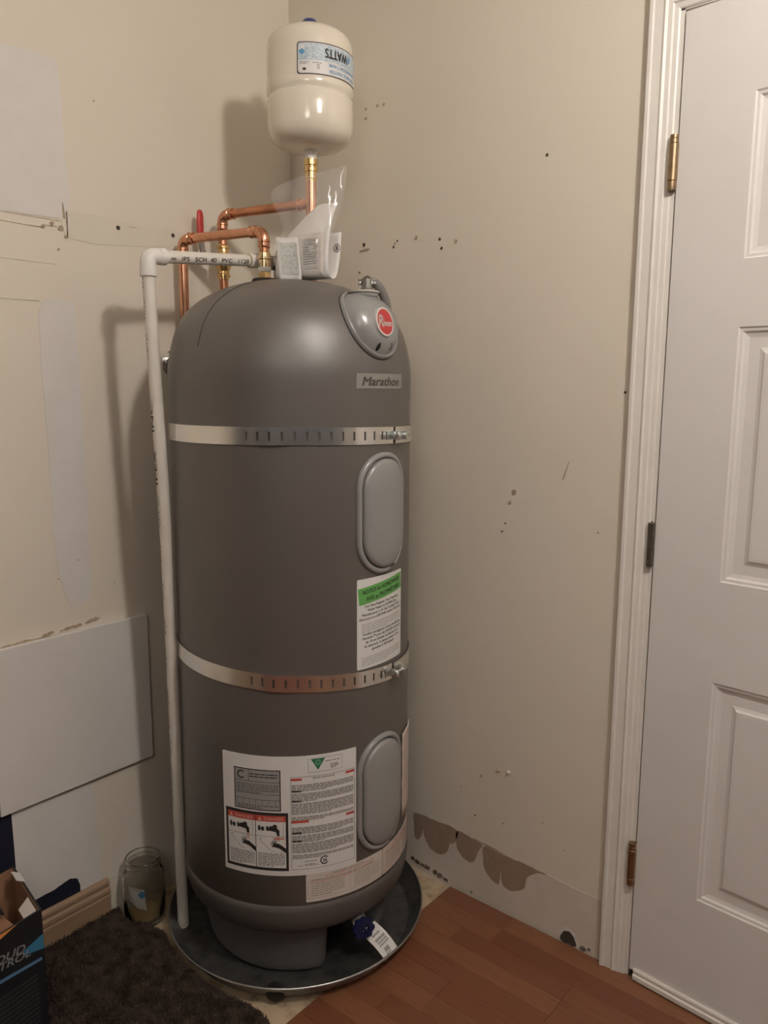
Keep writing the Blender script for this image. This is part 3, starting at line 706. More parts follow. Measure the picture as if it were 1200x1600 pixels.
# --- fittings on top of the tank
A = Vector((.276, -.350, 0)); E = Vector((.325, -.244, 0)); TP = Vector((.247, -.270, 0)); B = Vector((.060, -.296, 0)); A2 = Vector((.040, -.404, 0))
ZA, ZE = 1.697, 1.769
for P in (A, E, TP):
    z = dome_z((P - Vector((C[0], C[1], 0))).length)
    e = .005 if P is A else 0
    obj('port_collar', lat([(.012, z-.014), (.030, z-.014), (.030, z+.008+e), (.026, z+.011+e), (.012, z+.011+e)], P, 32), SEAM, heater, smooth=40)

# temperature and pressure valve
tpv = thing('relief_valve', 'dull grey relief valve behind the papers on top of the heater', 'valve', (TP.x, TP.y, 1.575))
bm = lat([(.014, 1.573), (.014, 1.590), (.019, 1.591), (.019, 1.650), (.015, 1.656), (.012, 1.668), (.008, 1.670)], TP, 24)
obj('valve_body', bm, STEELDK, tpv, smooth=40)
bm = bmesh.new(); cylv(bm, (TP.x, TP.y, 1.635), (A*0 + Vector((-.009, -.073, 0))), .034, .0165, 24); obj('outlet', bm, STEELDK, tpv, smooth=40)
bm = bmesh.new(); obox(bm, Vector((TP.x-.005, TP.y-.004, 1.670)), (.010, 0, 0), (.0, .045, .008), (0, 0, .002)); obj('test_lever', bm, STEELDK, tpv)

# --- copper: tank outlet to the wall
EB = .026
def ring_fit(c, axis, r, L, bead=.0016): return turned(bmesh.new(), c, axis, [(r, 0), (r+bead, .001), (r+bead, .0035), (r, .0045), (r, L-.006), (r+bead, L-.0045), (r+bead, L-.001), (r, L)], 24)
def elbow(name, corner, da, db, r, parent, m=COPPERB, leg=.036):
    corner, da, db = Vector(corner), Vector(da).normalized(), Vector(db).normalized()
    o = obj(name, tub(bend(corner+da*leg, corner, corner+db*leg, .024), r, 22), m, parent, smooth=60)
    for d in (da, db): obj('cup_bead', turned(bmesh.new(), corner+d*(leg-.016), d, [(r-.001, 0), (r+.0016, .0015), (r+.0016, .0045), (r, .006), (r, .014), (r+.0014, .015), (r+.0008, .0175)], 22), m, o, smooth=40)
    return o
RC, RF = .0111, .0128
hot = thing('copper_pipe', 'copper pipe looping from the front brass fitting over to the left wall', 'pipe', (A.x, A.y, 1.574))
top = Vector((A.x, A.y, ZA)); far = Vector((A2.x, A2.y, ZA)); hz = (far-top).normalized()
obj('hex_nipple', loops(bmesh.new(), [[(A.x+r*math.cos(PI/3*i+.35), A.y+r*math.sin(PI/3*i+.35), z) for i in range(6)] for r, z in ((.014, 1.571), (.0155, 1.573), (.0155, 1.604), (.014, 1.606))], True, True, True), BRASS, hot)
obj('thread_tape', lat([(.0125, 1.604), (.0150, 1.606), (.0150, 1.614), (.0135, 1.616)], A, 24), TEFLON, hot, smooth=30)
obj('brass_adapter', lat([(.0125, 1.614), (.0136, 1.615), (.0136, 1.632), (.0150, 1.633), (.0162, 1.634), (.0162, 1.637), (.0140, 1.638), (.0136, 1.648), (.0128, 1.649)], A, 24), mat('pale_brass', (.78, .60, .36), .24, 1), hot, smooth=30)
obj('riser', tub([(A.x, A.y, 1.640), (A.x, A.y, ZA-.03)], RC, 20), COPPER, hot, smooth=60)
elbow('elbow', top, (0, 0, -1), hz, RF, hot); elbow('elbow', far, -hz, (0, 0, -1), RF, hot)
obj('crossing_pipe', tub([top+hz*.03, far-hz*.03], RC, 20), COPPERB, hot, smooth=60)
obj('drop_pipe', tub([(A2.x, A2.y, ZA-.03), (A2.x, A2.y, 1.425)], RC, 20), COPPERB, hot, smooth=60)
elbow('elbow', (A2.x, A2.y, 1.398), (0, 0, 1), (-1, 0, 0), RF, hot, leg=.030)
obj('escutcheon', turned(bmesh.new(), (.0008, A2.y-.013, 1.398), (1, 0, 0), [(.034, 0), (.034, .002), (.026, .008), (.020, .011), (.0135, .0115)], 32), CHROME, hot, smooth=40)

# --- copper: tee under the expansion tank to the valve on the left wall
cold = thing('copper_pipe', 'copper pipe with a tee under the white expansion tank and a red-handled valve', 'pipe', (E.x, E.y, 1.574))
te = Vector((E.x, E.y, ZE)); be = Vector((B.x, B.y, ZE)); hb = (be-te).normalized()
obj('riser', tub([(E.x, E.y, 1.57), (E.x, E.y, ZE-.03)], RC, 20), COPPER, cold, smooth=60)
obj('tee', tub([(E.x, E.y, ZE-.045), (E.x, E.y, ZE+.048)], RF+.0004, 22), COPPERB, cold, smooth=60)
obj('tee_branch', turned(bmesh.new(), te, hb, [(RF, 0), (RF, .030), (RF+.002, .031), (RF+.002, .034), (RF, .036), (RF-.0005, .038)], 22), COPPERB, cold, smooth=40)
obj('brass_adapter', lat([(.0125, 1.815), (.0128, 1.822), (.0150, 1.823), (.0150, 1.828), (.0135, 1.829), (.0135, 1.838), (.0155, 1.839), (.0155, 1.846), (.0135, 1.847), (.0130, 1.852), (.0160, 1.853), (.0160, 1.866), (.0120, 1.867)], E, 24), BRASS, cold, smooth=30)
obj('crossing_pipe', tub([te+hb*.03, be-hb*.03], RC, 20), COPPER, cold, smooth=60)
elbow('elbow', be, -hb, (0, 0, -1), RF, cold)
obj('drop_pipe', tub([(B.x, B.y, ZE-.03), (B.x, B.y, 1.425)], RC, 20), COPPER, cold, smooth=60)
vb = obj('ball_valve', lat([(.0118, 1.612), (.0135, 1.613), (.0135, 1.617), (.0170, 1.618), (.0170, 1.624), (.0145, 1.626), (.0140, 1.632), (.0185, 1.640), (.0195, 1.655), (.0185, 1.668), (.0145, 1.676), (.0140, 1.686), (.0165, 1.687), (.0165, 1.693), (.0135, 1.695), (.0118, 1.697)], B, 24), BRASS, cold, smooth=30)
obj('valve_band', lat([(.0188, 1.644), (.0205, 1.646), (.0205, 1.664), (.0188, 1.666)], B, 8), STEELDK, vb)
st = Vector((B.x-.012, B.y-.020, 1.655)); out = Vector((-.35, -.94, 0)).normalized()
bm = bmesh.new(); cylv(bm, st, out, .016, .0065, 14); obj('stem_nut', bm, STEELDK, vb, smooth=40)
lv = [st+out*.014, st+out*.017+Vector((-.002, -.006, .012)), st+out*.018+Vector((-.003, -.012, .030)), st+out*.018+Vector((-.003, -.014, .048))]
bm = bmesh.new(); rings = []
for p in smooth_pts(lv, 4): rings.append([p + Vector((dx, dy, 0)) for dx, dy in ((-.0035, -.007), (.0035, -.007), (.0035, .007), (-.0035, .007))])
loops(bm, rings, True, True, True); obj('lever', bm, STEELDK, vb, smooth=30)
p = lv[-1]; bm = bmesh.new()
rings = []
for z, kk in ((-.004, .8), (0, 1), (.030, 1.0), (.058, 1.0), (.068, .85), (.073, .5)):
    rings.append([p + Vector((-.002+.0055*kk*math.cos(2*PI*i/16), .0095*kk*math.sin(2*PI*i/16), z)) for i in range(16)])
loops(bm, rings, True, True, True); obj('lever_grip', bm, REDGRIP, vb, smooth=50)
elbow('elbow', (B.x, B.y, 1.398), (0, 0, 1), (-1, 0, 0), RF, cold, leg=.030)
obj('escutcheon', turned(bmesh.new(), (.0008, B.y, 1.398), (1, 0, 0), [(.030, 0), (.030, .002), (.026, .008), (.020, .011), (.0135, .0115)], 32), CHROME, cold, smooth=40)

# --- expansion tank
xt = thing('expansion_tank', 'cream domed expansion tank with an upside-down label above the pipes', 'tank', (E.x, E.y, 1.866))
RX = .0992
xp = smooth_pts([(.016, 1.884, 0), (.045, 1.886, 0), (.070, 1.892, 0), (.088, 1.904, 0), (.0965, 1.920, 0), (RX, 1.938, 0)], 5)
xp2 = smooth_pts([(RX, 2.089, 0), (.0980, 2.104, 0), (.0900, 2.121, 0), (.072, 2.133, 0), (.040, 2.140, 0), (.010, 2.142, 0)], 5)
pr = [(p.x, p.y) for p in xp] + [(RX, 1.96), (RX, 1.986), (.0980, 1.990), (.0962, 1.993), (.0965, 1.996), (.0990, 2.001), (RX+.0004, 2.006), (RX+.0004, 2.014), (.0990, 2.0165), (RX, 2.020)] + [(p.x, p.y) for p in xp2]
xb = obj('tank_shell', lat(pr, E, 96), ENAMEL, xt, smooth=35)
obj('tank_nipple', lat([(.011, 1.866), (.0135, 1.867), (.0135, 1.878), (.016, 1.886)], E, 24), TEFLON, xt, smooth=30)
obj('valve_cap', lat([(.021, 2.134), (.021, 2.153), (.019, 2.160), (.013, 2.1655), (.004, 2.167)], E, 32), BLUECAP, xt, smooth=40)
def one(phi0, z0, r):
    return lambda u, v, h: Vector((E.x+(r+h)*math.cos(math.radians(phi0)+u/r), E.y+(r+h)*math.sin(math.radians(phi0)+u/r), z0+v))
RL = RX+.0003; put = one(-61.5, 2.0155, RL); WL, HL = .174, .0655
def esheet(name, u0, v0, u1, v1, h, m, parent, rc=.006):
    bm = bmesh.new(); n = 28; cols = []
    us = [u0, u0+rc*.15, u0+rc*.5, u0+rc] + [u0+rc+(u1-u0-2*rc)*i/n for i in range(1, n)] + [u1-rc, u1-rc*.5, u1-rc*.15, u1]
    for u in us:
        e = min(u-u0, u1-u); ins = 0 if e >= rc else rc - math.sqrt(max(rc*rc-(rc-e)**2, 0))
        cols.append([put(u, v0+ins, h), put(u, v1-ins, h)])
    loops(bm, cols, False); return obj(name, bm, m, parent)
lab = esheet('tank_label', 0, 0, WL, HL, .0004, INK, xt)
esheet('label_field', .0020, .0020, WL-.002, HL-.002, .0006, LABEL, lab)
bm = bmesh.new(); rect(bm, put, .0028, .0285, WL-.0028, HL-.0030, .0008, 24); obj('wave_field', bm, SKYBLUE, lab)
bm = bmesh.new(); add_text(bm, 'WATTS', put, .0930, .0545, .0185, width=.0610, offset=.035, h=.0011, flip=True, align='CENTER')
greek(bm, put, .006, .026, .0245, 2, .003, .0010, .0010, 3, .8); greek(bm, put, .034, .056, .0240, 1, .003, .0010, .0010, 4, 1); greek(bm, put, .043, .050, .020, 3, .0035, .0010, .0010, 5, 1)
rect(bm, put, .0125, .0075, .0195, .0125, .0010, 2)
obj('black_print', bm, INK, lab)
bm = bmesh.new()
add_text(bm, 'EXPANSION TANK', put, .1130, .0255, .0072, width=.0880, offset=.02, h=.0010, flip=True)
add_text(bm, 'POTABLE WATER', put, .1130, .0135, .0072, width=.0840, offset=.02, h=.0010, flip=True)
for k in range(3): rect(bm, put, .1245+k*.0035, .041, .1272+k*.0035, .054, .0010, 1, rot=-.2)
obj('blue_print', bm, BLUE, lab)
bm = bmesh.new(); rect(bm, put, .0045, .0405, .0175, .0585, .0010, 3); em = obj('drop_emblem', bm, LABEL, lab)
bm = bmesh.new(); bm.faces.new([bm.verts.new(put(u, v, .0012)) for u, v in ((.0042, .0480), (.0075, .0490), (.0110, .0520), (.0145, .0490), (.0180, .0480), (.0165, .0420), (.0110, .0385), (.0055, .0420))])
obj('drop_waves', bm, BLUE, em)

# --- PVC discharge pipe
pvc = thing('discharge_pipe', 'white plastic discharge pipe running from the heater top down into the pan', 'pipe', (.17, -.57, -.003))
RP, RPF = .0134, .0168
e0 = Vector((.2235, -.627, 1.611)); e1 = Vector((.2385, -.343, 1.635)); hd = (e1-e0).normalized()
obj('crossing_pipe', tub([e0+hd*.02, e1+hd*.01], RP, 24), PVC, pvc, smooth=60)
obj('adapter', turned(bmesh.new(), e1-hd*.022, hd, [(RP, 0), (RPF-.0006, .001), (RPF, .003), (RPF, .036), (.0150, .037), (.0150, .046)], 28), PVCFIT, pvc, smooth=40)
obj('cement_ring', turned(bmesh.new(), e1-hd*.0245, hd, [(RP, 0), (RP+.0016, .0006), (RP+.0016, .0022), (RP, .003)], 28), mat('tan_cement', (.45, .36, .22), .6), pvc)
down = Vector((-.004, .006, -1)).normalized()
pts = bend(e0+hd*.040, e0, e0+down*.040, .014)
el = obj('elbow', tub(pts, RPF, 26), PVCFIT, pvc, smooth=60)
for d in (hd, down): obj('elbow_rim', turned(bmesh.new(), e0+d*.026, d, [(RPF-.001, 0), (RPF+.0009, .001), (RPF+.0009, .0145), (RPF-.0002, .0155)], 28), PVCFIT, el, smooth=40)
path = smooth_pts([e0+down*.02, (.2240, -.6245, 1.45), (.2265, -.6155, 1.151), (.2150, -.6025, .917), (.1985, -.5880, .462), (.1745, -.5700, .0070)], 8)
vpz = obj('down_pipe', tub(path, RP, 24), PVC, pvc, smooth=60)
def pipe_text(bm, body, P, d, up, height, width, r):
    """lettering along direction d on a pipe of radius r at P; up = across"""
    d = d.normalized(); up = (up - d*up.dot(d)).normalized(); n = d.cross(up)
    add_text(bm, body, lambda u, v, h: P + d*u + (up*math.sin(v/r) + n*math.cos(v/r))*(r+.0009+h), 0, -height/2, height, width=width, offset=.012, align='LEFT')
cv = (Vector((1.6875, -1.608, 1.3385)) - (e0+hd*.15)).normalized()
bm = bmesh.new(); pipe_text(bm, 'm   IPS   SCH  40   PVC   1120', e0+hd*.049, hd, UZ + cv*.35, .0082, .205, RP)
obj('pipe_print', bm, INK, pvc)
def path_at(z):
    for a, b in zip(path, path[1:]):
        if b.z <= z <= a.z: return a.lerp(b, (a.z-z)/max(a.z-b.z, 1e-6)), (a-b).normalized()
bm = bmesh.new(); side = -VIEW_R*.72 - VIEW_F*.69        # the print faces left of the camera
def vtext(body, z, wdt):
    P, d = path_at(z); pipe_text(bm, body, P, d, side.cross(d), .0085, wdt, RP)
vtext('IPEX', 1.130, .075); vtext('INC.', 1.245, .070)
rz = random.Random(12); z = .25
while z < 1.55:
    if not 1.10 < z < 1.33:
        P, d = path_at(z); s2 = side.normalized(); t2 = d.cross(s2).normalized()
        for k in range(rz.randint(3, 7)):
            L = rz.uniform(.002, .006); a = rz.uniform(-.003, .003)
            c0 = P + s2*(RP+.0006) + d*(k*.008) + t2*a
            bm.faces.new([bm.verts.new(x) for x in (c0, c0+d*L, c0+d*L+t2*.0022, c0+t2*.0022)])
    z += rz.uniform(.05, .10)
obj('pipe_print', bm, INK, vpz)

# --- drain pan
PC = (.348, -.342)
pan = thing('drain_pan', 'round galvanised metal drain pan under the water heater', 'pan', (PC[0], PC[1], .0006))
obj('pan_floor', lat([(.001, .0006), (.286, .0006), (.2915, .003), (.3180, .040), (.3195, .044), (.3180, .0455), (.3165, .044), (.2900, .0058), (.2840, .003), (.001, .003)], PC, 128, cap0=False, cap1=False), GALV, pan, smooth=40)
rim = [(PC[0]+.3195*math.cos(2*PI*i/128), PC[1]+.3195*math.sin(2*PI*i/128), .0455) for i in range(128)]
bm = bmesh.new()
loops(bm, [[(PC[0]+(.3200+.0030*math.cos(b))*math.cos(2*PI*i/128), PC[1]+(.3200+.0030*math.cos(b))*math.sin(2*PI*i/128), .0455+.0030*math.sin(b)) for i in range(128)] for b in [2*PI*k/8 for k in range(9)]])
obj('rolled_rim', bm, mat('rim_steel', (.45, .45, .44), .32, 1), pan, smooth=60)
dpl = Vector((.526-PC[0], -.58-PC[1], 0)).normalized()
obj('drain_outlet', turned(bmesh.new(), Vector((PC[0], PC[1], .0225))+dpl*.294, dpl, [(.020, 0), (.0205, .009), (.0205, .012), (.016, .013), (.016, .016), (.013, .0165)], 24), SEAM, pan, smooth=40)

# --- seismic straps
def strap(label, zf, other):
    """zf(phi) -> centre height. slotted front band, plain back band, clamp and bolt"""
    t = thing('seismic_strap', label, 'strap', (C[0], C[1], zf(-44)), 'perforated metal straps around the heater')
    hw, th, r0 = .0180, .0013, .2772
    def band(name, p0, p1, slots, lift=lambda p: 0, m=ZINC):
        br = set([p0, p1]); k = p0
        while k < p1: br.add(k); k += 2.5
        br = {b for b in br if all(abs(b-s) > .7 for s in slots)}
        for s in slots: br |= {s-.46, s+.46}
        br = sorted(br); hs = [-hw, -.0088, .0088, hw]; bm = bmesh.new(); V = {}
        def gv(i, j, o):
            if (i, j, o) not in V: V[i, j, o] = bm.verts.new(cp3(br[i], zf(br[i])+hs[j], r0+lift(br[i])+(th if o else 0)))
            return V[i, j, o]
        hole = lambda i, j: j == 1 and any(abs((br[i]+br[i+1])/2 - s) < .46 for s in slots)
        n = len(br)-1
        for i in range(n):
            for j in range(3):
                if hole(i, j):
                    bm.faces.new((gv(i, 1, 0), gv(i+1, 1, 0), gv(i+1, 1, 1), gv(i, 1, 1))); bm.faces.new((gv(i, 2, 0), gv(i, 2, 1), gv(i+1, 2, 1), gv(i+1, 2, 0)))
                    bm.faces.new((gv(i, 1, 0), gv(i, 1, 1), gv(i, 2, 1), gv(i, 2, 0))); bm.faces.new((gv(i+1, 1, 0), gv(i+1, 2, 0), gv(i+1, 2, 1), gv(i+1, 1, 1)))
                    continue
                bm.faces.new((gv(i, j, 1), gv(i+1, j, 1), gv(i+1, j+1, 1), gv(i, j+1, 1))); bm.faces.new((gv(i, j, 0), gv(i, j+1, 0), gv(i+1, j+1, 0), gv(i+1, j, 0)))
            bm.faces.new((gv(i, 0, 0), gv(i+1, 0, 0), gv(i+1, 0, 1), gv(i, 0, 1))); bm.faces.new((gv(i, 3, 0), gv(i, 3, 1), gv(i+1, 3, 1), gv(i+1, 3, 0)))
        for j in range(3):
            bm.faces.new((gv(0, j, 0), gv(0, j, 1), gv(0, j+1, 1), gv(0, j+1, 0))); bm.faces.new((gv(n, j, 0), gv(n, j+1, 0), gv(n, j+1, 1), gv(n, j, 1)))
        return obj(name, bm, m, t, smooth=30)
    sl = [-62.6, -57.7, -52.7, -47.6, -42.5, -37.4, -32.3, -27.1, -21.8, -16.5, -11.0, -5.6, -.6]
    lift = lambda p: .0042*max(0, min((p+62)/9.3, 1, (-43-p)/9)) + .0014*max(0, 1-abs(p+13)/5)
    band('front_band', -150, 7.6, sl, lift)
    band('back_band', 9.0, 210, [], lambda p: .0010)
    # bent clips and the bolt across the gap
    a = math.radians(8.3); er = Vector((math.cos(a), math.sin(a), 0)); et = Vector((-math.sin(a), math.cos(a), 0)); z0 = zf(8)
    q = Vector((C[0], C[1], z0)) + er*.2788
    for d, off in ((-1, -.0125), (1, .0125)):
        bm = bmesh.new(); p = q + et*off
        obox(bm, p + et*(.020*d if d < 0 else 0) - UZ*.009 + er*.0003, et*.020, UZ*.018, er*.0022, bev=.0005)
        obox(bm, p - et*.0011 - UZ*.009, et*.0022, UZ*.018, er*.024, bev=.0005)
        obj('clip', bm, BOLT, t)
        bm = bmesh.new()
        cx = q + et*(off + d*.028); n = 12
        loops(bm, [[cx + er*(.001+h) + et*.0035*math.cos(2*PI*i/n) + UZ*.0075*math.sin(2*PI*i/n) for i in range(n)] for h in (-.001, .0012)], True, True, True)
        obj('clip_hook', bm, BOLT, t)
    bm = bmesh.new(); bc = q + er*.0145 - et*.0135
    turned(bm, bc - et*.0062, et, [(.003, -.001), (.0080, .0006), (.0092, .0036), (.0076, .0060), (.0038, .0062), (.0038, .062), (.0030, .063)], 20)
    obj('bolt', bm, BOLT, t, smooth=40)
    bm = bmesh.new(); loops(bm, [[q + er*.0145 + et*h + (er*math.cos(PI/3*i)+UZ*math.sin(PI/3*i))*.0072 for i in range(6)] for h in (.0142, .0205)], True, True, True)
    obj('nut', bm, BOLT, t)
    return t
strap('shiny slotted metal strap around the heater just below the dome', lambda p: 1.2445 - .004*max(0, (p+40)/50 if p < 60 else 2), 0)
strap('shiny slotted metal strap around the heater at the foot of the green notice', lambda p: .7265 - .0155*max(-1.3, min((p+44)/47, 1.2)), 1)

# --- instruction papers in a clear bag on top of the dome
O = Vector((.405, -.350, 0)); zb = dome_z(.053) + .001
ax = (VIEW_R*.90 - VIEW_F*.42).normalized(); bk = (VIEW_F*.90 + VIEW_R*.42).normalized()
book = thing('instruction_booklet', 'white instruction booklet curled over in a clear bag on the dome', 'booklet', (O.x, O.y, zb))
KX = .00148
def paper(name, prof, u0, u1, top, m, th=.0012, parent=book, off=0):
    """prof: [(depth, height fraction)]; top(u) gives the height at u"""
    bm = bmesh.new(); n = 14; P = smooth_pts([(a, b, 0) for a, b in prof], 4); rings = []
    for i in range(n+1):
        u = u0+(u1-u0)*i/n; tp_ = top((u-u0)/(u1-u0))
        rings.append([O + ax*u + bk*(p.x+off) + UZ*(zb + .001 + p.y*tp_) for p in P])
    loops(bm, rings, False); o = obj(name, bm, m, parent, smooth=60)
    s = o.modifiers.new('thickness', 'SOLIDIFY'); s.thickness = th; s.offset = 0
    return o
cov = paper('cover_sheet', [(.062, .64), (.054, .32), (.040, .07), (.020, 0), (.003, .07), (.001, .30), (.010, .62), (.030, .86), (.042, 1.0)], -.074, .062, lambda t: .090 + .075*min(t/.66, 1)**.8, PAPER)
inn = paper('folded_page', [(.008, .02), (-.004, .12), (-.005, .5), (-.003, .85), (.000, 1)], -.058, .052, lambda t: .088+.010*t, PAPERB, .001)
bm = bmesh.new()
for k in range(13): 
    for u0, u1 in ((.004, .040),): 
        z = .020+k*.0052; bm.faces.new([bm.verts.new(O + ax*u + bk*(-.0068 if z > .03 else -.0058) + UZ*(zb+zz)) for u, zz in ((u0, z), (u1-(.004 if k % 3 else 0), z+.0006), (u1-(.004 if k % 3 else 0), z+.0026), (u0, z+.0020))])
obj('small_print', bm, INKL, inn)
ic = O + ax*.0545 + bk*.0545 + UZ*(zb+.072); bm = bmesh.new()
loops(bm, [[ic + ax*r*math.cos(2*PI*i/20) + UZ*r*1.2*math.sin(2*PI*i/20) for i in range(20)] for r in (.0078, .0066)])
for dx in (-.002, .001): bm.faces.new([bm.verts.new(ic + ax*(dx+a) + UZ*b) for a, b in ((-.0006, -.005), (.0012, -.005), (.0016, .005), (-.0002, .005))])
obj('round_mark', bm, INK, cov)
card = thing('warranty_card', 'small pale green printed card in front of the booklet on the dome', 'card', tuple(O - bk*.010 + UZ*zb))
bm = bmesh.new(); rings = []
cl = O - VIEW_F*.026 - VIEW_R*.033
for i in range(9):
    t = i/8; rings.append([cl + VIEW_R*(-.017 - .010*t + .048*j/5) + VIEW_F*(.004*math.sin(j/5*PI)+.016*t) + UZ*(zb-.004+.092*t) for j in range(6)])
loops(bm, rings, False); o = obj('card_sheet', bm, PAPER, card, smooth=60); s_ = o.modifiers.new('thickness', 'SOLIDIFY'); s_.thickness = .0016
bm = bmesh.new(); loops(bm, [[p - VIEW_F*.0014 for p in (r[1]*.75+r[0]*.25, r[2], r[3], r[4], r[4]*.35+r[5]*.65)] for r in rings[1:8]], False)
obj('card_print', bm, CARD, o)
# the bag
bag_l = [(438, 441), (431, 402), (446, 372), (428, 322), (455, 300), (484, 290), (528, 280)]
bag_r = [(508, 442), (514, 402), (521, 372), (531, 340), (536, 318), (538, 300), (541, 276)]
dep = [-.016, -.020, -.010, .000, .006, .010, .016]
def bagp(px, py, d): return O + VIEW_R*((px-475)*KX) + UZ*(zb + (444-py)*KX*.98) + VIEW_F*d
Ls = smooth_pts([bagp(x, y, d-.004) for (x, y), d in zip(bag_l, dep)], 4); Rs = smooth_pts([bagp(x, y, d) for (x, y), d in zip(bag_r, dep)], 4)
bm = bmesh.new(); rings = []
for i, (a, b) in enumerate(zip(Ls, Rs)):
    rings.append([a.lerp(b, j/14) - VIEW_F*(.010*math.sin(j/14*PI) + .0025*math.sin(j*1.7+i*.6)) for j in range(15)])
loops(bm, rings, False)
bag = obj('plastic_bag', bm, FILM, None, smooth=80)
tag(bag, 'clear thin plastic bag standing up around the booklet on the dome', 'bag')
s_ = bag.modifiers.new('thickness', 'SOLIDIFY'); s_.thickness = .0002

# ================================================================== things along the left wall
bm = bx(.0016, -.922, .394, .0150, -.5315, .7745, bev=.0015)
tag(obj('access_panel', bm, PANELW), 'flat white square board fixed to the left wall above the baseboard', 'panel')

# glass jar
JC = (.062, -.606)
jar = thing('glass_jar', 'empty clear glass jar standing on the floor beside the pan', 'jar', (JC[0], JC[1], -.008))
jo = [(.001, -.0078), (.036, -.0078), (.0415, -.004), (.0445, .004), (.0455, .030), (.0460, .080), (.0455, .115), (.0425, .130), (.0375, .140), (.0370, .144), (.0385, .146), (.0385, .150), (.0370, .152), (.0370, .158), (.0382, .160), (.0380, .164), (.0368, .1655)]
ji = [(.0350, .164), (.0345, .142), (.0395, .129), (.0425, .114), (.0430, .080), (.0425, .012), (.0385, .004), (.020, .001), (.001, .002)]
jo = [(r*1.14, z) for r, z in jo]; ji = [(r*1.145, z) for r, z in ji]
obj('jar_glass', lat(jo+ji, JC, 64, cap0=True, cap1=True), GLASS, jar, smooth=35)
obj('residue', lat([(.001, .0030), (.036, .0036), (.0405, .010), (.036, .0105), (.001, .0085)], JC, 32), JARSTUFF, jar, smooth=40)
bm = bmesh.new(); put = lambda u, v, h: Vector((JC[0]+(.0410+h)*math.cos(-.55+u/.041), JC[1]+(.0410+h)*math.sin(-.55+u/.041), v))
jl = [(-.050, .060), (-.048, .100), (.000, .098), (.004, .040), (-.020, .050)]
bm.faces.new([bm.verts.new(put(u, v, 0)) for u, v in jl]); bmesh.ops.subdivide_edges(bm, edges=bm.edges[:], cuts=2)
pj = obj('paper_scrap', bm, PAPER, jar)
bm = bmesh.new(); bm.faces.new([bm.verts.new(put(u, v, .0006)) for u, v in ((-.016, .086), (-.008, .096), (.000, .094), (.001, .080), (-.008, .076))]); obj('blue_print', bm, BLUE, pj)

# carton in the corner of the picture
P_ = Vector((.246, -.953, 0)); d1 = Vector((.130, -.992, 0)).normalized(); d2 = Vector((-.992, -.130, 0)).normalized()*1
d2 = Vector((-.987, .164, 0)).normalized()
zb0, zb1 = .0345, .297
onf = lambda u, z, h: P_ + d1*u + Vector((d1.y*-1, d1.x, 0))*(h) + UZ*z
ctn = thing('cardboard_box', 'open black printed cardboard box on the carpet by the left wall', 'box', (P_.x, P_.y, zb0))
Wb, Db, t_ = .30, .192, .004
bm = bmesh.new()
obox(bm, P_+UZ*zb0, d1*Wb, d2*t_, UZ*(zb1-zb0)); obox(bm, P_+UZ*zb0+d2*(Db-t_), d1*Wb, d2*t_, UZ*(zb1-zb0))
obox(bm, P_+UZ*zb0+d2*t_, d1*t_, d2*(Db-2*t_), UZ*(zb1-zb0)); obox(bm, P_+UZ*zb0+d1*(Wb-t_)+d2*t_, d1*t_, d2*(Db-2*t_), UZ*(zb1-zb0)); obox(bm, P_+UZ*zb0+d1*t_+d2*t_, d1*(Wb-2*t_), d2*(Db-2*t_), UZ*.004)
cb = obj('carton', bm, BOXK, ctn)
bm = bmesh.new()
obox(bm, P_+UZ*(zb0+.02)+d2*(t_+.0003)+d1*t_, d1*(Wb-2*t_), d2*.0012, UZ*(zb1-zb0-.026)); obox(bm, P_+UZ*(zb0+.02)+d2*(Db-t_-.0016)+d1*t_, d1*(Wb-2*t_), d2*.0012, UZ*(zb1-zb0-.022))
obox(bm, P_+UZ*(zb0+.02)+d1*(t_+.0003)+d2*t_, d1*.0012, d2*(Db-2*t_), UZ*(zb1-zb0-.022)); obox(bm, P_+UZ*(zb0+.02)+d1*(Wb-t_-.0016)+d2*t_, d1*.0012, d2*(Db-2*t_), UZ*(zb1-zb0-.022))
obj('carton_lining', bm, BOXB, cb)
# inner flaps leaning into the box and a torn label
bm = bmesh.new(); obox(bm, P_+UZ*(zb1-.010)+d2*.008+d1*.055, d1*.22, d2*.165-UZ*.055, UZ*.002); obj('flap', bm, BOXB, ctn)
bm = bmesh.new(); obox(bm, P_+UZ*(zb1-.006)+d2*.012+d1*.008, d2*.055, d1*.022-UZ*.016, UZ*.0015); obj('flap_tape', bm, PAPERB, ctn)
bm = bmesh.new(); obox(bm, P_+UZ*(zb1-.004)+d2*.118+d1*(-.004), d2*.040, d1*.020+UZ*.014, UZ*.0012); obj('torn_tape', bm, PAPER, ctn)
bm = bmesh.new(); obox(bm, P_+UZ*(zb1-.030)+d2*.090+d1*.055, d2*.075-UZ*.0, d1*.09+UZ*.055, UZ*.003); o = obj('flap', bm, BOXK, ctn)
bm = bmesh.new(); obox(bm, P_+UZ*(zb1-.0262)+d2*.100+d1*.062, d2*.050, d1*.060+UZ*.0367, UZ*.0006); obj('flap_sticker', bm, LABEL, o)
F1 = .0012
putf = lambda u, v, h: P_ + d1*u + UZ*v - d2*(.0006+h)
fl = lambda u, v, h: putf(u, v, h)
bm = bmesh.new(); bm.faces.new([bm.verts.new(putf(u, v, 0)) for u, v in ((.0005, .243), (.045, .232), (.045, .222), (.0005, .210))]); obj('blue_print', bm, BOXBLUE, cb)
bm = bmesh.new(); bm.faces.new([bm.verts.new(putf(u, v, 0)) for u, v in ((.006, .1945), (.30, .222), (.30, .213), (.006, .1875))]); obj('blue_stripe', bm, mat('blue_stripe_print', (.10, .20, .34), .4), cb)
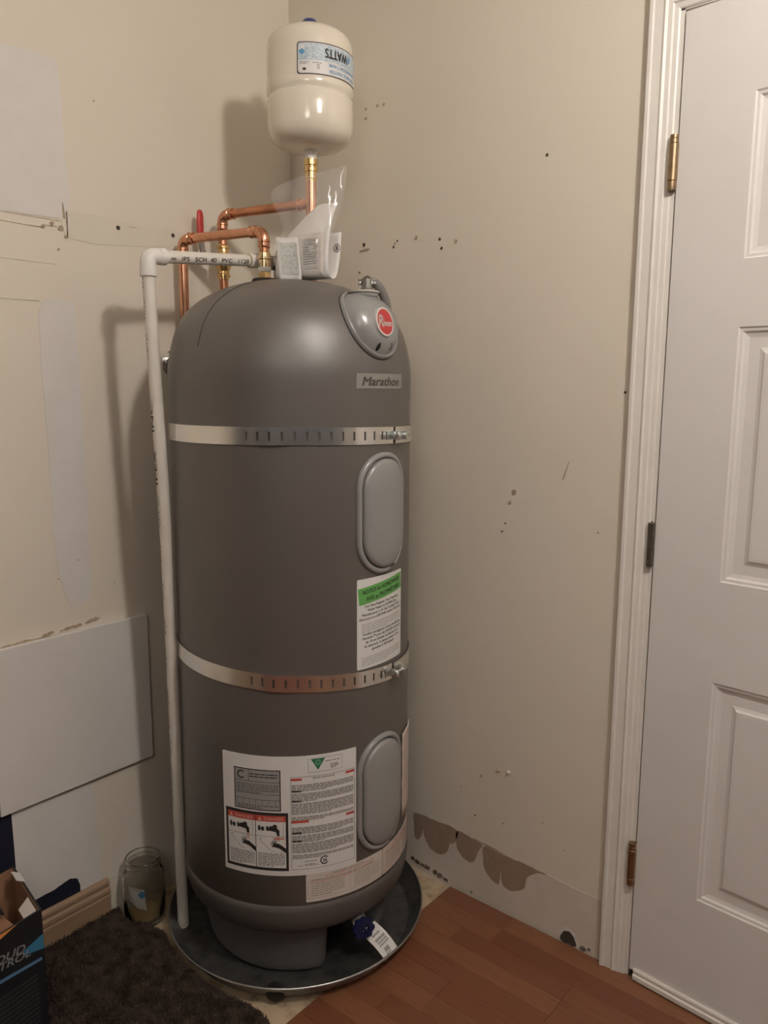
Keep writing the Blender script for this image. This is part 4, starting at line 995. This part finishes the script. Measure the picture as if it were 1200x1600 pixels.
bm = bmesh.new(); bm.faces.new([bm.verts.new(putf(u, v, 0)) for u, v in ((.052, .2968), (.30, .2968), (.30, .20), (.16, .262), (.089, .287))]); obj('orange_print', bm, ORANGE, cb)
bm = bmesh.new(); rt = math.radians(7)
putm = lambda u, v, h: putf(.30-u, v, h)
add_text(bm, 'CLOUD', putm, .30-.041, .2305, .0165, width=.098, rot=-rt, offset=.02, shear=.15, align='RIGHT', h=.0006)
add_text(bm, 'CONTROL', putm, .30-.030, .2140, .0150, width=.130, rot=-rt, offset=.02, shear=.15, align='RIGHT', h=.0006)
obj('lettering', bm, BOXGREY, cb)
bm = bmesh.new(); greek(bm, putf, .018, .28, .165, 11, .0105, .0040, .0002, 77, .8); obj('small_print', bm, mat('dark_grey_print', (.05, .052, .054), .5), cb)

# carpet
cpt = thing('carpet', 'dark brown carpet covering the floor in front of the pan', 'carpet', (.3, -1.3, -.008))
edge = [(.0152, -.655), (.05, -.664), (.10, -.668), (.115, -.650), (.15, -.640), (.19, -.636), (.24, -.655), (.30, -.668), (.36, -.672), (.42, -.670), (.47, -.662), (.52, -.650), (.56, -.648), (.590, -.655)]
outl = edge + [(.590, -2.3), (.0152, -2.3)]
obj('carpet_backing', poly_slab(bmesh.new(), outl, lambda u, v, h: (u, v, h), -.0078, .0245), CARPET, cpt)
import array
vs_, fs_ = [], []
rp = random.Random(9)
def edge_y(x):
    for (a, b), (c, d) in zip(edge, edge[1:]):
        if a <= x <= c: return b + (d-b)*(x-a)/(c-a)
    return -.66
for k in range(60000):
    x = rp.uniform(.018, .592); ye = edge_y(x); y = ye - abs(rp.random())**1.25*.62 + .001
    if y < -1.25: continue
    hgt = rp.uniform(.005, .0105); a = rp.uniform(0, 2*PI); tl = rp.uniform(0, .005); r = .0011
    bx_, by_, bz_ = x, y, .0240
    tx, ty, tz = x+tl*math.cos(a), y+tl*math.sin(a), bz_+hgt
    i0 = len(vs_)
    for q3 in range(3):
        b = a + q3*2*PI/3; vs_.append((bx_+r*math.cos(b), by_+r*math.sin(b), bz_))
    for q3 in range(3):
        b = a + q3*2*PI/3; vs_.append((tx+r*.75*math.cos(b), ty+r*.75*math.sin(b), tz))
    fs_ += [(i0, i0+1, i0+4, i0+3), (i0+1, i0+2, i0+5, i0+4), (i0+2, i0, i0+3, i0+5), (i0+3, i0+4, i0+5)]
me = bpy.data.meshes.new('pile'); me.from_pydata(vs_, [], fs_); me.update()
tag(obj('pile', me, PILE, cpt), kind='stuff')
